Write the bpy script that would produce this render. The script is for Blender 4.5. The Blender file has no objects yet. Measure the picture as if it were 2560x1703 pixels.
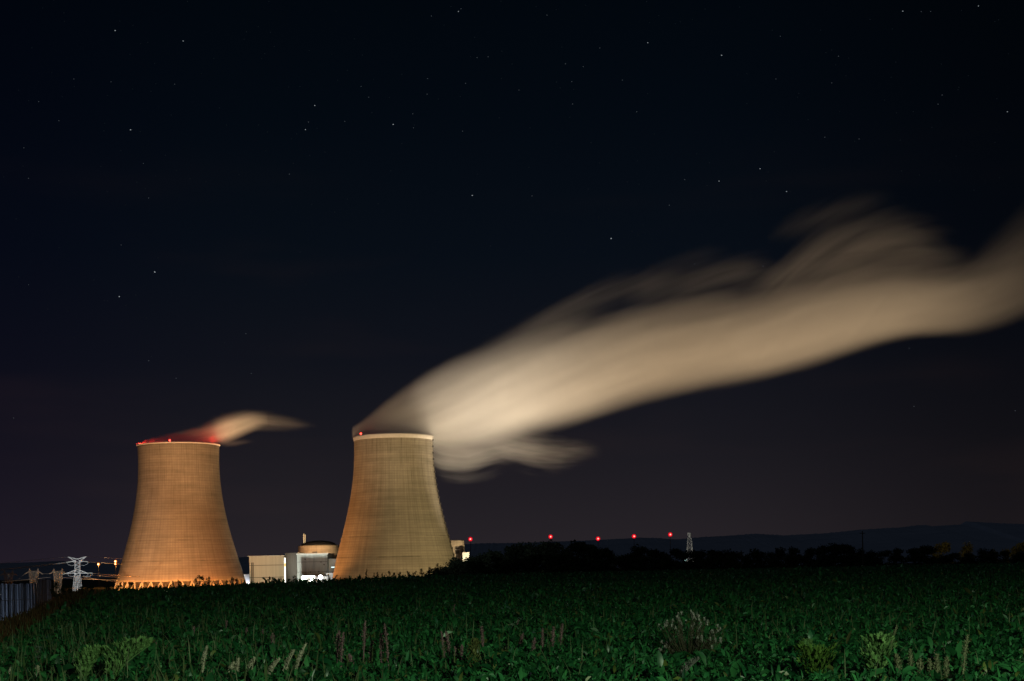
import bpy, math, random
import numpy as np
R = math.radians
rnd = random.Random(7)
rng = np.random.default_rng(11)
scene = bpy.context.scene
col = scene.collection

# ------------------------------------------------------------------ camera
F, CX, CY = 3555.0, 1280.0, 1400.0          # focal length and principal point, photo pixels
ROLL = R(1.1)
cs, sn = math.cos(ROLL), math.sin(ROLL)
cam_d = bpy.data.cameras.new("camera")
cam_d.sensor_width = 36.0
cam_d.lens = 36.0 * F / 2560.0
cam_d.shift_y = (CY - 851.5) / 2560.0
cam_d.clip_start = 0.5
cam_d.clip_end = 90000.0
cam = bpy.data.objects.new("camera", cam_d)
cam.rotation_euler = (R(90), -ROLL, 0.0)
col.objects.link(cam)
from mathutils import Matrix, Vector
cam.matrix_world = Matrix.Rotation(R(90), 4, 'X') @ Matrix.Rotation(-ROLL, 4, 'Z')
scene.camera = cam

def ang(px, py):
    dx, up = px - CX, CY - py
    return (dx * cs + up * sn) / F, (-dx * sn + up * cs) / F

def at(px, py, Y):
    a, b = ang(px, py)
    return Vector((a * Y, Y, b * Y))

# ------------------------------------------------------------------ render settings
scene.view_settings.view_transform = 'Standard'
scene.view_settings.look = 'None'
scene.view_settings.exposure = 0
scene.view_settings.gamma = 1
scene.render.engine = 'CYCLES'
cy = scene.cycles
cy.use_denoising = True
cy.max_bounces = 8
cy.diffuse_bounces = 2
cy.glossy_bounces = 2
cy.transmission_bounces = 2
cy.volume_bounces = 4
cy.transparent_max_bounces = 16
cy.sample_clamp_indirect = 4.0
cy.volume_step_rate = 1.0
cy.volume_max_steps = 256
cy.use_light_tree = True

# ------------------------------------------------------------------ materials
def mat(name, color=(.5, .5, .5), rough=.85, var=0.25, scale=(1, 1, 1), detail=4, metallic=0, spec=.3, color2=None):
    m = bpy.data.materials.new(name); m.use_nodes = True
    nt = m.node_tree; b = nt.nodes['Principled BSDF']
    b.inputs['Roughness'].default_value = rough
    b.inputs['Metallic'].default_value = metallic
    b.inputs['Specular IOR Level'].default_value = spec
    tc = nt.nodes.new('ShaderNodeTexCoord'); mp = nt.nodes.new('ShaderNodeMapping')
    mp.inputs['Scale'].default_value = scale
    nz = nt.nodes.new('ShaderNodeTexNoise'); nz.inputs['Detail'].default_value = detail; nz.inputs['Scale'].default_value = 1
    rp = nt.nodes.new('ShaderNodeValToRGB')
    c2 = color2 or tuple(c * (1 - var) for c in color)
    rp.color_ramp.elements[0].position = .3; rp.color_ramp.elements[0].color = (*c2, 1)
    rp.color_ramp.elements[1].position = .7; rp.color_ramp.elements[1].color = (*(tuple(min(1, c * (1 + var * .5)) for c in color) if not color2 else color), 1)
    L = nt.links.new
    L(tc.outputs['Object'], mp.inputs['Vector']); L(mp.outputs['Vector'], nz.inputs['Vector'])
    L(nz.outputs['Fac'], rp.inputs['Fac']); L(rp.outputs['Color'], b.inputs['Base Color'])
    return m

def emis(name, color, strength):
    m = bpy.data.materials.new(name); m.use_nodes = True
    nt = m.node_tree; nt.nodes.clear()
    e = nt.nodes.new('ShaderNodeEmission'); o = nt.nodes.new('ShaderNodeOutputMaterial')
    e.inputs['Color'].default_value = (*color, 1); e.inputs['Strength'].default_value = strength
    nt.links.new(e.outputs[0], o.inputs['Surface'])
    return m

def attr_mat(name, rough=.6, spec=.3, trans=0.0):
    """base colour read from a per-face colour (leaf to leaf differences in hue)"""
    m = bpy.data.materials.new(name); m.use_nodes = True
    nt = m.node_tree; b = nt.nodes['Principled BSDF']
    a = nt.nodes.new('ShaderNodeAttribute'); a.attribute_name = 'tint'
    nt.links.new(a.outputs['Color'], b.inputs['Base Color'])
    b.inputs['Roughness'].default_value = rough
    b.inputs['Specular IOR Level'].default_value = spec
    return m

# ------------------------------------------------------------------ mesh builder
class MB:
    def __init__(s): s.v, s.f = [], []
    def box(s, x0, x1, y0, y1, z0, z1):
        n = len(s.v)
        s.v += [(x0,y0,z0),(x1,y0,z0),(x1,y1,z0),(x0,y1,z0),(x0,y0,z1),(x1,y0,z1),(x1,y1,z1),(x0,y1,z1)]
        s.f += [tuple(n+i for i in q) for q in ((0,3,2,1),(4,5,6,7),(0,1,5,4),(1,2,6,5),(2,3,7,6),(3,0,4,7))]
        return s
    def bar(s, a, b, r0, r1=None, seg=6, cap=True):
        r1 = r0 if r1 is None else r1
        a, b = Vector(a), Vector(b); d = (b - a)
        if d.length < 1e-6: return s
        d.normalize(); u = d.orthogonal().normalized(); w = d.cross(u)
        n = len(s.v)
        for p, r in ((a, r0), (b, r1)):
            for k in range(seg):
                t = 2 * math.pi * k / seg
                s.v.append(tuple(p + (u * math.cos(t) + w * math.sin(t)) * r))
        for k in range(seg):
            j = (k + 1) % seg
            s.f.append((n + k, n + j, n + seg + j, n + seg + k))
        if cap:
            s.f.append(tuple(n + k for k in reversed(range(seg)))); s.f.append(tuple(n + seg + k for k in range(seg)))
        return s
    def path(s, pts, r, seg=4):
        pts = [Vector(p) for p in pts]; n = len(s.v); m = len(pts)
        for i, p in enumerate(pts):
            d = (pts[min(i + 1, m - 1)] - pts[max(i - 1, 0)]).normalized()
            u = d.cross(Vector((0, 0, 1)))
            u = u.normalized() if u.length > 1e-4 else Vector((1, 0, 0)); w = d.cross(u)
            rr = r[i] if isinstance(r, (list, tuple)) else r
            for k in range(seg):
                t = 2 * math.pi * k / seg
                s.v.append(tuple(p + (u * math.cos(t) + w * math.sin(t)) * rr))
        for i in range(m - 1):
            for k in range(seg):
                j = (k + 1) % seg
                s.f.append((n+i*seg+k, n+i*seg+j, n+(i+1)*seg+j, n+(i+1)*seg+k))
        return s
    def lathe(s, prof, seg=96, cx=0, cyy=0, closed=False):
        n = len(s.v); m = len(prof)
        for r, z in prof:
            for k in range(seg):
                t = 2 * math.pi * k / seg
                s.v.append((cx + r * math.cos(t), cyy + r * math.sin(t), z))
        rows = m if closed else m - 1
        for i in range(rows):
            i2 = (i + 1) % m
            for k in range(seg):
                j = (k + 1) % seg
                s.f.append((n+i*seg+k, n+i*seg+j, n+i2*seg+j, n+i2*seg+k))
        return s
    def disc(s, r, z, seg=64, cx=0, cyy=0):
        n = len(s.v)
        for k in range(seg):
            t = 2 * math.pi * k / seg
            s.v.append((cx + r * math.cos(t), cyy + r * math.sin(t), z))
        s.f.append(tuple(range(n, n + seg))); return s
    def ball(s, c, r, seg=10, rings=6):
        c = Vector(c)
        prof = [(max(1e-3, r * math.sin(math.pi * i / rings)), c.z - r * math.cos(math.pi * i / rings)) for i in range(rings + 1)]
        return s.lathe(prof, seg, c.x, c.y)
    def build(s, name, m, parent=None, smooth=False, loc=None):
        me = bpy.data.meshes.new(name); me.from_pydata(s.v, [], s.f); me.materials.append(m)
        if smooth: me.polygons.foreach_set('use_smooth', [True] * len(me.polygons))
        o = bpy.data.objects.new(name, me); col.objects.link(o)
        if parent: o.parent = parent
        if loc is not None: o.location = loc
        return o

def np_mesh(name, V, Fq, m, tint=None, parent=None, smooth=False, loc=None):
    """V (n,3), Fq (k,4); tint (k,3) per-face colour"""
    me = bpy.data.meshes.new(name); n, k = len(V), len(Fq)
    me.vertices.add(n); me.vertices.foreach_set('co', np.asarray(V, np.float32).ravel())
    me.loops.add(4 * k); me.loops.foreach_set('vertex_index', np.asarray(Fq, np.int32).ravel())
    me.polygons.add(k); me.polygons.foreach_set('loop_start', np.arange(0, 4 * k, 4, dtype=np.int32))
    if smooth: me.polygons.foreach_set('use_smooth', np.ones(k, bool))
    if tint is not None:
        a = me.attributes.new('tint', 'FLOAT_COLOR', 'FACE')
        a.data.foreach_set('color', np.concatenate([tint, np.ones((k, 1))], 1).astype(np.float32).ravel())
    me.materials.append(m); me.update(calc_edges=True)
    o = bpy.data.objects.new(name, me); col.objects.link(o)
    if parent: o.parent = parent
    if loc is not None: o.location = loc
    return o

def tag(o, label=None, cat=None, group=None, kind=None):
    if label: o['label'] = label
    if cat: o['category'] = cat
    if group: o['group'] = group
    if kind: o['kind'] = kind
    return o

def empty(name, loc, label, cat, group=None):
    o = bpy.data.objects.new(name, None); col.objects.link(o); o.location = loc
    return tag(o, label, cat, group)

def copy_tree(o, parent=None):
    c = o.copy(); col.objects.link(c)
    if parent: c.parent = parent
    for ch in list(o.children):
        copy_tree(ch, c)
    return c

def lamp(name, kind, loc, power, color, radius=1.0, target=None, cone=60, blend=.6, parent=None):
    d = bpy.data.lights.new(name, kind); d.energy = power; d.color = color
    if kind in ('POINT', 'SPOT'): d.shadow_soft_size = radius
    if kind == 'SPOT': d.spot_size = R(cone); d.spot_blend = blend
    o = bpy.data.objects.new(name, d); col.objects.link(o); o.location = loc
    if target is not None:
        o.rotation_euler = (Vector(target) - Vector(loc)).to_track_quat('-Z', 'Y').to_euler()
    return o

# ------------------------------------------------------------------ world: night sky
w = bpy.data.worlds.new("World"); scene.world = w; w.use_nodes = True
nt = w.node_tree; L = nt.links.new
bg = nt.nodes['Background']
def N(t, **k):
    n = nt.nodes.new(t)
    for a, v in k.items(): setattr(n, a, v)
    return n
tc = N('ShaderNodeTexCoord'); sp = N('ShaderNodeSeparateXYZ'); L(tc.outputs['Generated'], sp.inputs[0])
rp = N('ShaderNodeValToRGB'); cr = rp.color_ramp
mr = N('ShaderNodeMapRange'); mr.inputs['From Min'].default_value = -.1; mr.inputs['From Max'].default_value = .5
L(sp.outputs['Z'], mr.inputs['Value']); L(mr.outputs[0], rp.inputs['Fac'])
stops = [(0.0, (.016,.013,.018)), (-.0, (.0205,.0165,.0200)), (.035, (.0160,.0134,.0170)), (.08, (.0100,.0094,.0132)), (.14, (.0050,.0060,.0102)),
         (.21, (.0023,.0042,.0080)), (.30, (.0010,.0027,.0054)), (.38, (.0005,.0019,.0038)), (.5, (.0006,.0016,.0036))]
for i, (z, c) in enumerate(stops[1:]):
    p = (z + .1) / .6
    e = cr.elements[i] if i < 2 else cr.elements.new(p)
    e.position = p; e.color = (*c, 1)
# the glow over the plant fades to the right; a purple tint on the left
rx = N('ShaderNodeMapRange', interpolation_type='SMOOTHSTEP'); rx.inputs['From Min'].default_value = .10; rx.inputs['From Max'].default_value = .36
rx.inputs['To Min'].default_value = 1; rx.inputs['To Max'].default_value = .52
L(sp.outputs['X'], rx.inputs['Value'])
lx = N('ShaderNodeMapRange', interpolation_type='SMOOTHSTEP'); lx.inputs['From Min'].default_value = -.15; lx.inputs['From Max'].default_value = -.38
lx.inputs['To Min'].default_value = 0; lx.inputs['To Max'].default_value = 1
L(sp.outputs['X'], lx.inputs['Value'])
mx = N('ShaderNodeMix', data_type='RGBA', blend_type='MULTIPLY'); mx.inputs[0].default_value = 1
L(rp.outputs['Color'], mx.inputs[6]); L(rx.outputs[0], mx.inputs[7])
mx2 = N('ShaderNodeMix', data_type='RGBA', blend_type='MULTIPLY')
mx2.inputs[7].default_value = (.69, .62, .90, 1)
L(lx.outputs[0], mx2.inputs[0]); L(mx.outputs[2], mx2.inputs[6])
# faint reddish cloud veils
mp = N('ShaderNodeMapping'); mp.inputs['Scale'].default_value = (3, 3, 14)
L(tc.outputs['Generated'], mp.inputs['Vector'])
nz = N('ShaderNodeTexNoise'); nz.inputs['Scale'].default_value = 1.3; nz.inputs['Detail'].default_value = 3; L(mp.outputs[0], nz.inputs['Vector'])
nr = N('ShaderNodeMapRange', interpolation_type='SMOOTHSTEP'); nr.inputs['From Min'].default_value = .5; nr.inputs['From Max'].default_value = .75
L(nz.outputs['Fac'], nr.inputs['Value'])
mx3 = N('ShaderNodeMix', data_type='RGBA', blend_type='ADD'); mx3.inputs[7].default_value = (.0030, .0014, .0009, 1)
zw = N('ShaderNodeMapRange', interpolation_type='SMOOTHSTEP'); zw.inputs['From Min'].default_value = .29; zw.inputs['From Max'].default_value = .21
L(sp.outputs['Z'], zw.inputs['Value']); zm = N('ShaderNodeMath', operation='MULTIPLY'); L(zw.outputs[0], zm.inputs[0]); L(nr.outputs[0], zm.inputs[1]); L(zm.outputs[0], mx3.inputs[0]); L(mx2.outputs[2], mx3.inputs[6])
L(mx3.outputs[2], bg.inputs['Color']); bg.inputs['Strength'].default_value = 1.0

# ------------------------------------------------------------------ stars
A = .5431
stars = [(530,141,9),(843,189,6),(1449,486,6),(601,598,9),(1406,597,5),(1420,562,4),(178,468,4),(271,556,4),(340,364,3),(511,377,3),(804,388,3),
 (1810,573,8),(2174,900,8),(2110,53,5),(2122,41,3),(1986,74,3),(2196,266,3),(2247,262,3),(1968,362,3),(1966,434,4),(2143,384,3),(1697,448,3),(1900,524,3),
 (1662,398,3),(1903,589,3),(1587,559,3),(1712,519,2),(2129,604,3),(1042,576,2),(1332,802,3),(660,753,3),(465,766,2),(131,821,3),(110,681,3),(684,912,3),(578,943,2),
 (558,1128,3),(712,1252,9),(1381,1161,2),(294,60,2),(1135,147,2),(1632,179,2),(1545,53,2),(1850,342,2),(1792,449,2),(717,386,2),(646,606,2),(493,882,2),(630,839,2),
 (74,1008,2),(874,823,2),(1541,977,2),(2185,172,2),(2310,236,2),(2308,361,2),(2298,543,2),(1668,254,2),(1350,752,2),(1426,717,2),(1496,700,2),(1010,497,2),(788,530,2)]
stars = [(x*A, y*A, b) for x, y, b in stars]
s2 = [(161,70,4),(625,197,5),(965,255,8),(1799,52,7),(1884,54,3),(1927,53,3),(2147,28,5),(246,294,4),(404,221,3),(328,307,3),(508,369,3),(275,376,3),(279,479,4),(574,515,4),
 (32,415,3),(1215,364,3),(1503,259,4),(1440,632,4),(1598,640,4),(1472,382,3),(1980,438,4),(1961,480,4),(2280,515,5),(1142,777,5),(953,834,5),(1264,882,5),(724,945,4),(456,1099,6),
 (795,827,3),(398,1001,2),(581,1081,2),(577,741,2),(1207,699,2),(1793,787,2),(1198,140,2),(1235,167,3),(841,1215,5),(1156,1226,6),(934,1285,4),(2037,1214,4),(1046,1120,2),(620,7,2),(339,25,2),
 (889,42,2),(1508,514,2),(1745,356,2),(1767,286,2),(1847,514,2),(2057,402,2),(2232,455,2),(2223,99,2),(2240,92,2),(2069,48,2),(1648,90,2),(205,378,2),(625,432,2),(1320,430,2),(1976,295,2)]
stars += [(1280 + x*A, y*A, b) for x, y, b in s2]
s3 = [(795,33,2),(1014,211,9),(781,371,9),(123,242,2),(187,293,3),(615,262,2),(992,762,2),(974,791,4),(1153,906,4),(1645,874,3),(1610,614,3),(1964,617,2),(2002,290,2),(88,1166,3),(1080,1274,2),(1965,79,2)]
stars += [(x*.3818, 600 + y*.3818, b) for x, y, b in s3]
stars += [(1528,596,6),(2273,871,3),(2285,1016,4),(2538,1027,3),(1897,1048,2),(1330,490+0,3),(1084,773,2),(1030,901,2)]
for _ in range(190):
    stars.append((rnd.uniform(0, 2560), rnd.uniform(0, 900), rnd.uniform(.3, 1.3)))
mbs = [MB(), MB(), MB()]
for x, y, b in stars:
    p = at(x, y, 40000.0)
    r = 40000 / F * (1.0 + .085 * b)
    k = 2 if b >= 5 else (1 if b >= 2.5 else 0)
    u = Vector((1, 0, 0)); z = Vector((0, 0, 1)); M = mbs[k]; n = len(M.v)
    for dv in ((1,0,0),(-1,0,0),(0,1,0),(0,-1,0),(0,0,.8),(0,0,-.8)):
        M.v.append(tuple(p + Vector(dv) * r))
    M.f += [(n+a, n+b_, n+c) for a, b_, c in ((0,2,4),(2,1,4),(1,3,4),(3,0,4),(2,0,5),(1,2,5),(3,1,5),(0,3,5))]
star_me = MB()
star_obj = None
sm = [emis("star_faint", (.62,.74,.9), .022), emis("star_mid", (.75,.85,1), .085), emis("star_bright", (.82,.92,1), .36)]
me = bpy.data.meshes.new("stars"); V, Fc, mi = [], [], []
for k, M in enumerate(mbs):
    n = len(V); V += M.v; Fc += [tuple(n + i for i in f) for f in M.f]; mi += [k] * len(M.f)
me.from_pydata(V, [], Fc)
for m in sm: me.materials.append(m)
me.polygons.foreach_set('material_index', mi)
so = bpy.data.objects.new("stars", me); col.objects.link(so); tag(so, kind='stuff')

# ------------------------------------------------------------------ ground
crest = [(-400,1640,26),(-200,1600,30),(0,1546,42),(60,1526,50),(120,1502,62),(200,1474,85),(310,1468,95),(450,1464,105),(600,1457,112),(750,1450,125),(1000,1440,150),
         (1300,1433,190),(1700,1425,220),(2100,1417,235),(2560,1407,240),(2900,1400,245)]
cr_a = np.array([ang(x, y)[0] for x, y, _ in crest]); cr_Y = np.array([Y for *_, Y in crest], float)
cr_z = np.array([ang(x, y)[1] * Y for x, y, Y in crest]) - np.interp([c[0] for c in crest], [0, 150, 300, 700, 1300], [.42, .40, .24, .32, .30])
def px_a(px): return (px - CX) / F
def hash2(x, y):
    return np.sin(x * .31 + y * .17) * .5 + np.sin(x * .113 - y * .23 + 1.7) * .5
def ground_z(X, Y):
    X = np.asarray(X, float); Y = np.asarray(Y, float)
    a = X / np.maximum(Y, 6.0)
    Yc = np.interp(a, cr_a, cr_Y); zc = np.interp(a, cr_a, cr_z)
    s = np.clip((Y - 12) / (Yc - 12), 0, 1)
    near = -1.7 + (zc + 1.7) * s + .05 * hash2(X * 4, Y * 2) * np.clip(1 - s, 0, 1)
    k = np.interp(a, [px_a(60), px_a(200), px_a(330), px_a(960), px_a(1150)], [.10, .11, .11, .11, .030])
    floor = np.where(Y < 380, np.interp(a, [px_a(150), px_a(330)], [-9.0, -32.0]), -32.0)
    far = np.maximum(zc - k * np.maximum(Y - Yc, 0), np.minimum(floor, zc))
    return np.where(Y <= Yc, near, far)

Ys = np.concatenate([np.linspace(-40, 10, 12), np.geomspace(12, 420, 150), np.geomspace(440, 14000, 60)])
As = np.linspace(-2.0, 2.0, 321)
YY, AA = np.meshgrid(Ys, As, indexing='ij')
XX = AA * np.maximum(YY + 25, 40)
ZZ = ground_z(XX, YY)
V = np.stack([XX, YY, ZZ], -1).reshape(-1, 3)
nc = len(As); i0 = (np.arange(len(Ys) - 1)[:, None] * nc + np.arange(nc - 1)[None]).ravel()
g_m = mat("soil_and_stubble", (.045, .042, .022), .95, color2=(.02, .026, .012), scale=(.6, .6, .6))
g = np_mesh("ground", V, np.stack([i0, i0 + 1, i0 + nc + 1, i0 + nc], 1), g_m, smooth=True)
tag(g, kind='structure')

def hit(px, py):
    """distance at which the ray through a pixel meets the near field"""
    Y = np.linspace(12, 260, 2500); a, b = ang(px, py)
    z = ground_z(a * Y, Y); below = np.nonzero(b * Y <= z)[0]
    Yh = Y[below[0]] if len(below) else 12.0
    return Vector((a * Yh, Yh, float(ground_z(a * Yh, Yh))))

# ------------------------------------------------------------------ hills
ridge = [(-1200,1418),(-300,1408),(0,1409),(90,1406),(150,1403),(180,1406),(300,1409),(450,1405),(600,1394),(850,1376),(1000,1370),(1165,1361),(1200,1359),(1290,1358),(1460,1352),(1600,1345),(1640,1345.5),(1690,1349),(1760,1343),
         (1800,1341),(1890,1335),(1960,1339),(2060,1334),(2150,1325),(2250,1319),(2290,1314),(2310,1313),(2330,1316),(2400,1312),(2415,1304),(2450,1306),(2480,1308),(2560,1311),(2900,1312),(3600,1330)]
rpx = np.array([p[0] for p in ridge], float); rpy = np.array([p[1] for p in ridge], float)
xs = np.arange(-1200, 3600, 3.0); ys = np.interp(xs, rpx, rpy)
tb = np.zeros_like(xs)
for f_, a_ in ((.9, .35), (.37, .5), (.13, .7), (1.7, .3)): tb += a_ * np.sin(xs * f_ + 3 * np.sin(xs * f_ * .23))
ys = ys - np.abs(tb) * .9
V = []; rows = [(4200, 0), (5200, .25), (6200, .62), (7000, .9), (7400, 1.0), (8400, .7), (10000, 0)]
for Yr, fr in rows:
    for x, y in zip(xs, ys):
        a, b = ang(x, y); zr = b * 7400; z = -33 + (zr + 33) * fr + (8 * math.sin(x * .021 + Yr) + 4 * math.sin(x * .07 + Yr * .3)) * fr * (1 - fr)
        V.append((a * 7400 + (0), Yr, z) if Yr == 7400 else (a * (7400 + (Yr - 7400) * .6), Yr, z))
n = len(xs); i0 = (np.arange(len(rows) - 1)[:, None] * n + np.arange(n - 1)[None]).ravel()
hill_m = mat("haze_tinted_hillside", (.33, .39, .52), .95, color2=(.27, .33, .45), scale=(.004, .004, .01))  # distance haze put into the base colour, paler and bluer than foliage
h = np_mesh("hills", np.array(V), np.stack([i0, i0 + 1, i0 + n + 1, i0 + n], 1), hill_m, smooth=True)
tag(h, kind='structure')

# ------------------------------------------------------------------ cooling towers
TD = 1630.0
GZ = -32.0
def tower_material(name, base, dark, grid=.75, seed=0.0):
    m = bpy.data.materials.new(name); m.use_nodes = True; nt = m.node_tree; b = nt.nodes['Principled BSDF']; L = nt.links.new
    b.inputs['Roughness'].default_value = .9; b.inputs['Specular IOR Level'].default_value = .15
    def M(op, *a):
        n = nt.nodes.new('ShaderNodeMath'); n.operation = op
        for i, x in enumerate(a):
            if isinstance(x, (int, float)): n.inputs[i].default_value = x
            else: L(x, n.inputs[i])
        return n.outputs[0]
    tc = nt.nodes.new('ShaderNodeTexCoord'); s = nt.nodes.new('ShaderNodeSeparateXYZ'); L(tc.outputs['Object'], s.inputs[0])
    th = M('ARCTAN2', s.outputs['Y'], s.outputs['X'])
    def comb(x, y, z):
        c = nt.nodes.new('ShaderNodeCombineXYZ')
        for i, v in enumerate((x, y, z)):
            if isinstance(v, (int, float)): c.inputs[i].default_value = v
            else: L(v, c.inputs[i])
        return c.outputs[0]
    def noise(vec, scale=1, detail=3):
        n = nt.nodes.new('ShaderNodeTexNoise'); n.inputs['Scale'].default_value = scale; n.inputs['Detail'].default_value = detail
        L(vec, n.inputs['Vector']); return n.outputs['Fac']
    def rng_(v, a, b_, c, d):
        r = nt.nodes.new('ShaderNodeMapRange'); r.inputs[1].default_value = a; r.inputs[2].default_value = b_; r.inputs[3].default_value = c; r.inputs[4].default_value = d
        L(v, r.inputs[0]); return r.outputs[0]
    # shuttering grid: lifts every 2.6 m, meridian joints
    fz = M('FRACT', M('DIVIDE', s.outputs['Z'], 2.9)); ft = M('FRACT', M('MULTIPLY', th, 118 / (2 * math.pi)))
    lz = M('LESS_THAN', fz, .3); lt = M('LESS_THAN', ft, .3)
    gridv = M('MAXIMUM', M('MULTIPLY', lz, .9), M('MULTIPLY', lt, .45))
    strk = noise(comb(M('MULTIPLY', th, 26), M('MULTIPLY', s.outputs['Z'], .012), seed), 1, 5)
    strk2 = noise(comb(M('MULTIPLY', th, 70), M('MULTIPLY', s.outputs['Z'], .03), seed + 4), 1, 3)
    band = noise(comb(M('MULTIPLY', th, 1.2), M('MULTIPLY', s.outputs['Z'], .22), seed + 9), 1, 4)
    pan = nt.nodes.new('ShaderNodeTexWhiteNoise'); pan.noise_dimensions = '2D'
    L(comb(M('FLOOR', M('MULTIPLY', th, 118 / (2 * math.pi))), M('FLOOR', M('DIVIDE', s.outputs['Z'], 2.9)), 0), pan.inputs['Vector'])
    k = M('MULTIPLY', rng_(strk, .3, .7, .86, 1.07), rng_(strk2, .3, .7, .94, 1.04))
    k = M('MULTIPLY', k, rng_(band, .3, .7, .82, 1.1))
    k = M('MULTIPLY', k, rng_(pan.outputs['Value'], 0, 1, .96, 1.03))
    k = M('MULTIPLY', k, rng_(gridv, 0, 1, 1.06, grid))
    # dark water streaks hanging from the rim, and old pour joints part of the way round
    drip = M('MULTIPLY', rng_(noise(comb(M('MULTIPLY', th, 45), M('MULTIPLY', s.outputs['Z'], .02), seed + 13), 1, 4), .55, .68, 0, 1), rng_(s.outputs['Z'], 95, 158, .06, 1))
    k = M('MULTIPLY', k, M('SUBTRACT', 1.0, M('MULTIPLY', drip, .42)))
    for zj, am_ in ((38, .3), (61, .26), (84, .14), (112, .12)):
        jn = M('LESS_THAN', M('ABSOLUTE', M('SUBTRACT', s.outputs['Z'], zj)), .8)
        jm = rng_(noise(comb(M('MULTIPLY', th, 3.5), zj * 1.0, seed), 1, 2), .42, .6, 0, 1)
        k = M('MULTIPLY', k, M('SUBTRACT', 1.0, M('MULTIPLY', M('MULTIPLY', jn, jm), am_)))
    sp_ = noise(tc.outputs['Object'], .05, 6)
    mx = nt.nodes.new('ShaderNodeMix'); mx.data_type = 'RGBA'; mx.inputs[6].default_value = (*dark, 1); mx.inputs[7].default_value = (*base, 1)
    L(rng_(sp_, .3, .62, 0, 1), mx.inputs[0])
    mu = nt.nodes.new('ShaderNodeMix'); mu.data_type = 'RGBA'; mu.blend_type = 'MULTIPLY'; mu.inputs[0].default_value = 1
    L(mx.outputs[2], mu.inputs[6]); L(k, mu.inputs[7]); L(mu.outputs[2], b.inputs['Base Color'])
    return m

conc_l = tower_material("tower_concrete_warm", (.28, .238, .19), (.24, .205, .165), .88)
conc_r = tower_material("tower_concrete_pale", (.28, .25, .20), (.25, .222, .176), .88, 5.3)
rim_m = mat("pale_rim_concrete", (.64, .60, .56), .8, .08, (.4, .4, .05))
leg_m = mat("leg_concrete", (.45, .38, .28), .85, .2, (.3, .3, .3))
steel_dark = mat("dark_steel", (.05, .045, .04), .7, .3, (.5, .5, .5))
red_lamp = emis("red_beacon_glass", (1, .05, .03), 9)

def tower(profile_px, px_axis, ytop, ylint, m, label, rim_px, band):
    """profile_px: (photo row, half width in photo pixels) measured on the silhouette"""
    sc = TD / F
    zrow = lambda py: at(px_axis, py, TD).z
    X = at(px_axis, 1420, TD).x
    root = empty('cooling_tower', (X, TD, GZ), label, 'cooling tower', 'pair of cooling towers')
    rows = np.array([p[0] for p in profile_px], float); hw = np.array([p[1] for p in profile_px], float) * sc * .9985
    yy = np.linspace(ytop, ylint, 48)
    co = np.polyfit(rows, hw, 4); rr = np.polyval(co, yy)
    zz = np.array([zrow(y) for y in yy]) - GZ
    out = [(float(r), float(z)) for r, z in zip(rr, zz)]
    inn = [(r - 1.1, z) for r, z in reversed(out)]
    shell = MB().lathe(out + inn, 144, closed=True).build('shell', m, root, True)
    rt, zt = out[0]
    if band > 0:
        nb = [(r + .35, z) for r, z in out if z > zt - band]
        zb = zt - band; rb = float(np.interp(zb, zz[::-1], rr[::-1])) + .35
        prof = [(rt + rim_px * sc, zt + .4), (rt + rim_px * sc, zt - 1.0)] + nb[1:] + [(rb, zb), (rb - .5, zb), (rt - 1.6, zt - 2), (rt - 1.6, zt + .4)]
    else:
        prof = [(rt + rim_px * sc, zt + .4), (rt + rim_px * sc, zt - .35), (rt + .1, zt - 1.0), (rt - 1.6, zt - 1.0), (rt - 1.6, zt + .4)]
    MB().lathe(prof, 144, closed=True).build('rim', rim_m, root, True)
    rb, zb = out[-1]
    # diagonal support legs standing on the basin
    base_r = rb + 3.2; n = 40
    lm = MB()
    d = math.pi / n
    a0 = (rb - .6) ; 
    lm.bar((base_r, 0, .2), (a0 * math.cos(d), a0 * math.sin(d), zb + .3), .95, .8, 8)
    lm.bar((base_r, 0, .2), (a0 * math.cos(d), -a0 * math.sin(d), zb + .3), .95, .8, 8)
    first = None
    for k in range(n):
        if first is None: first = lm.build('support_leg', leg_m, root); o = first
        else:
            o = first.copy(); col.objects.link(o); o.parent = root
        o.rotation_euler = (0, 0, 2 * math.pi * k / n)
    MB().lathe([(base_r + 1.5, 0), (base_r + 1.5, 1.2), (base_r - 1.5, 1.2), (base_r - 1.5, 0)], 96, closed=True).build('basin', leg_m, root, True)
    MB().lathe([(rb - 9, .1), (rb - 9, zb + 3.0)], 96).build('fill_wall', mat("dark_fill", (.10, .085, .07), .9, .4, (.3, .3, .3)), root, True)
    return root, out, X

left_prof = [(1110,100.3),(1130,99.6),(1166,98.8),(1199,100.3),(1240,105),(1282,112),(1331,122.5),(1365,131.5),(1398,142),(1430,151),(1448,156.5),(1464,161)]
right_prof = [(1086,99.3),(1104,98.6),(1135,98.8),(1161,100),(1201,103.5),(1254,112.5),(1308,124.8),(1361,139),(1415,152.5),(1445,159)]
TL, outL, XL = tower(left_prof, 452.3, 1114, 1452, conc_l, 'orange-lit concrete cooling tower with glowing lit arches at its foot', 2.4, 0)
TR, outR, XR = tower(right_prof, 990.0, 1093, 1462, conc_r, 'pale tan concrete cooling tower with a white rim band and a long steam plume', 1.2, 4.3)

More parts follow.
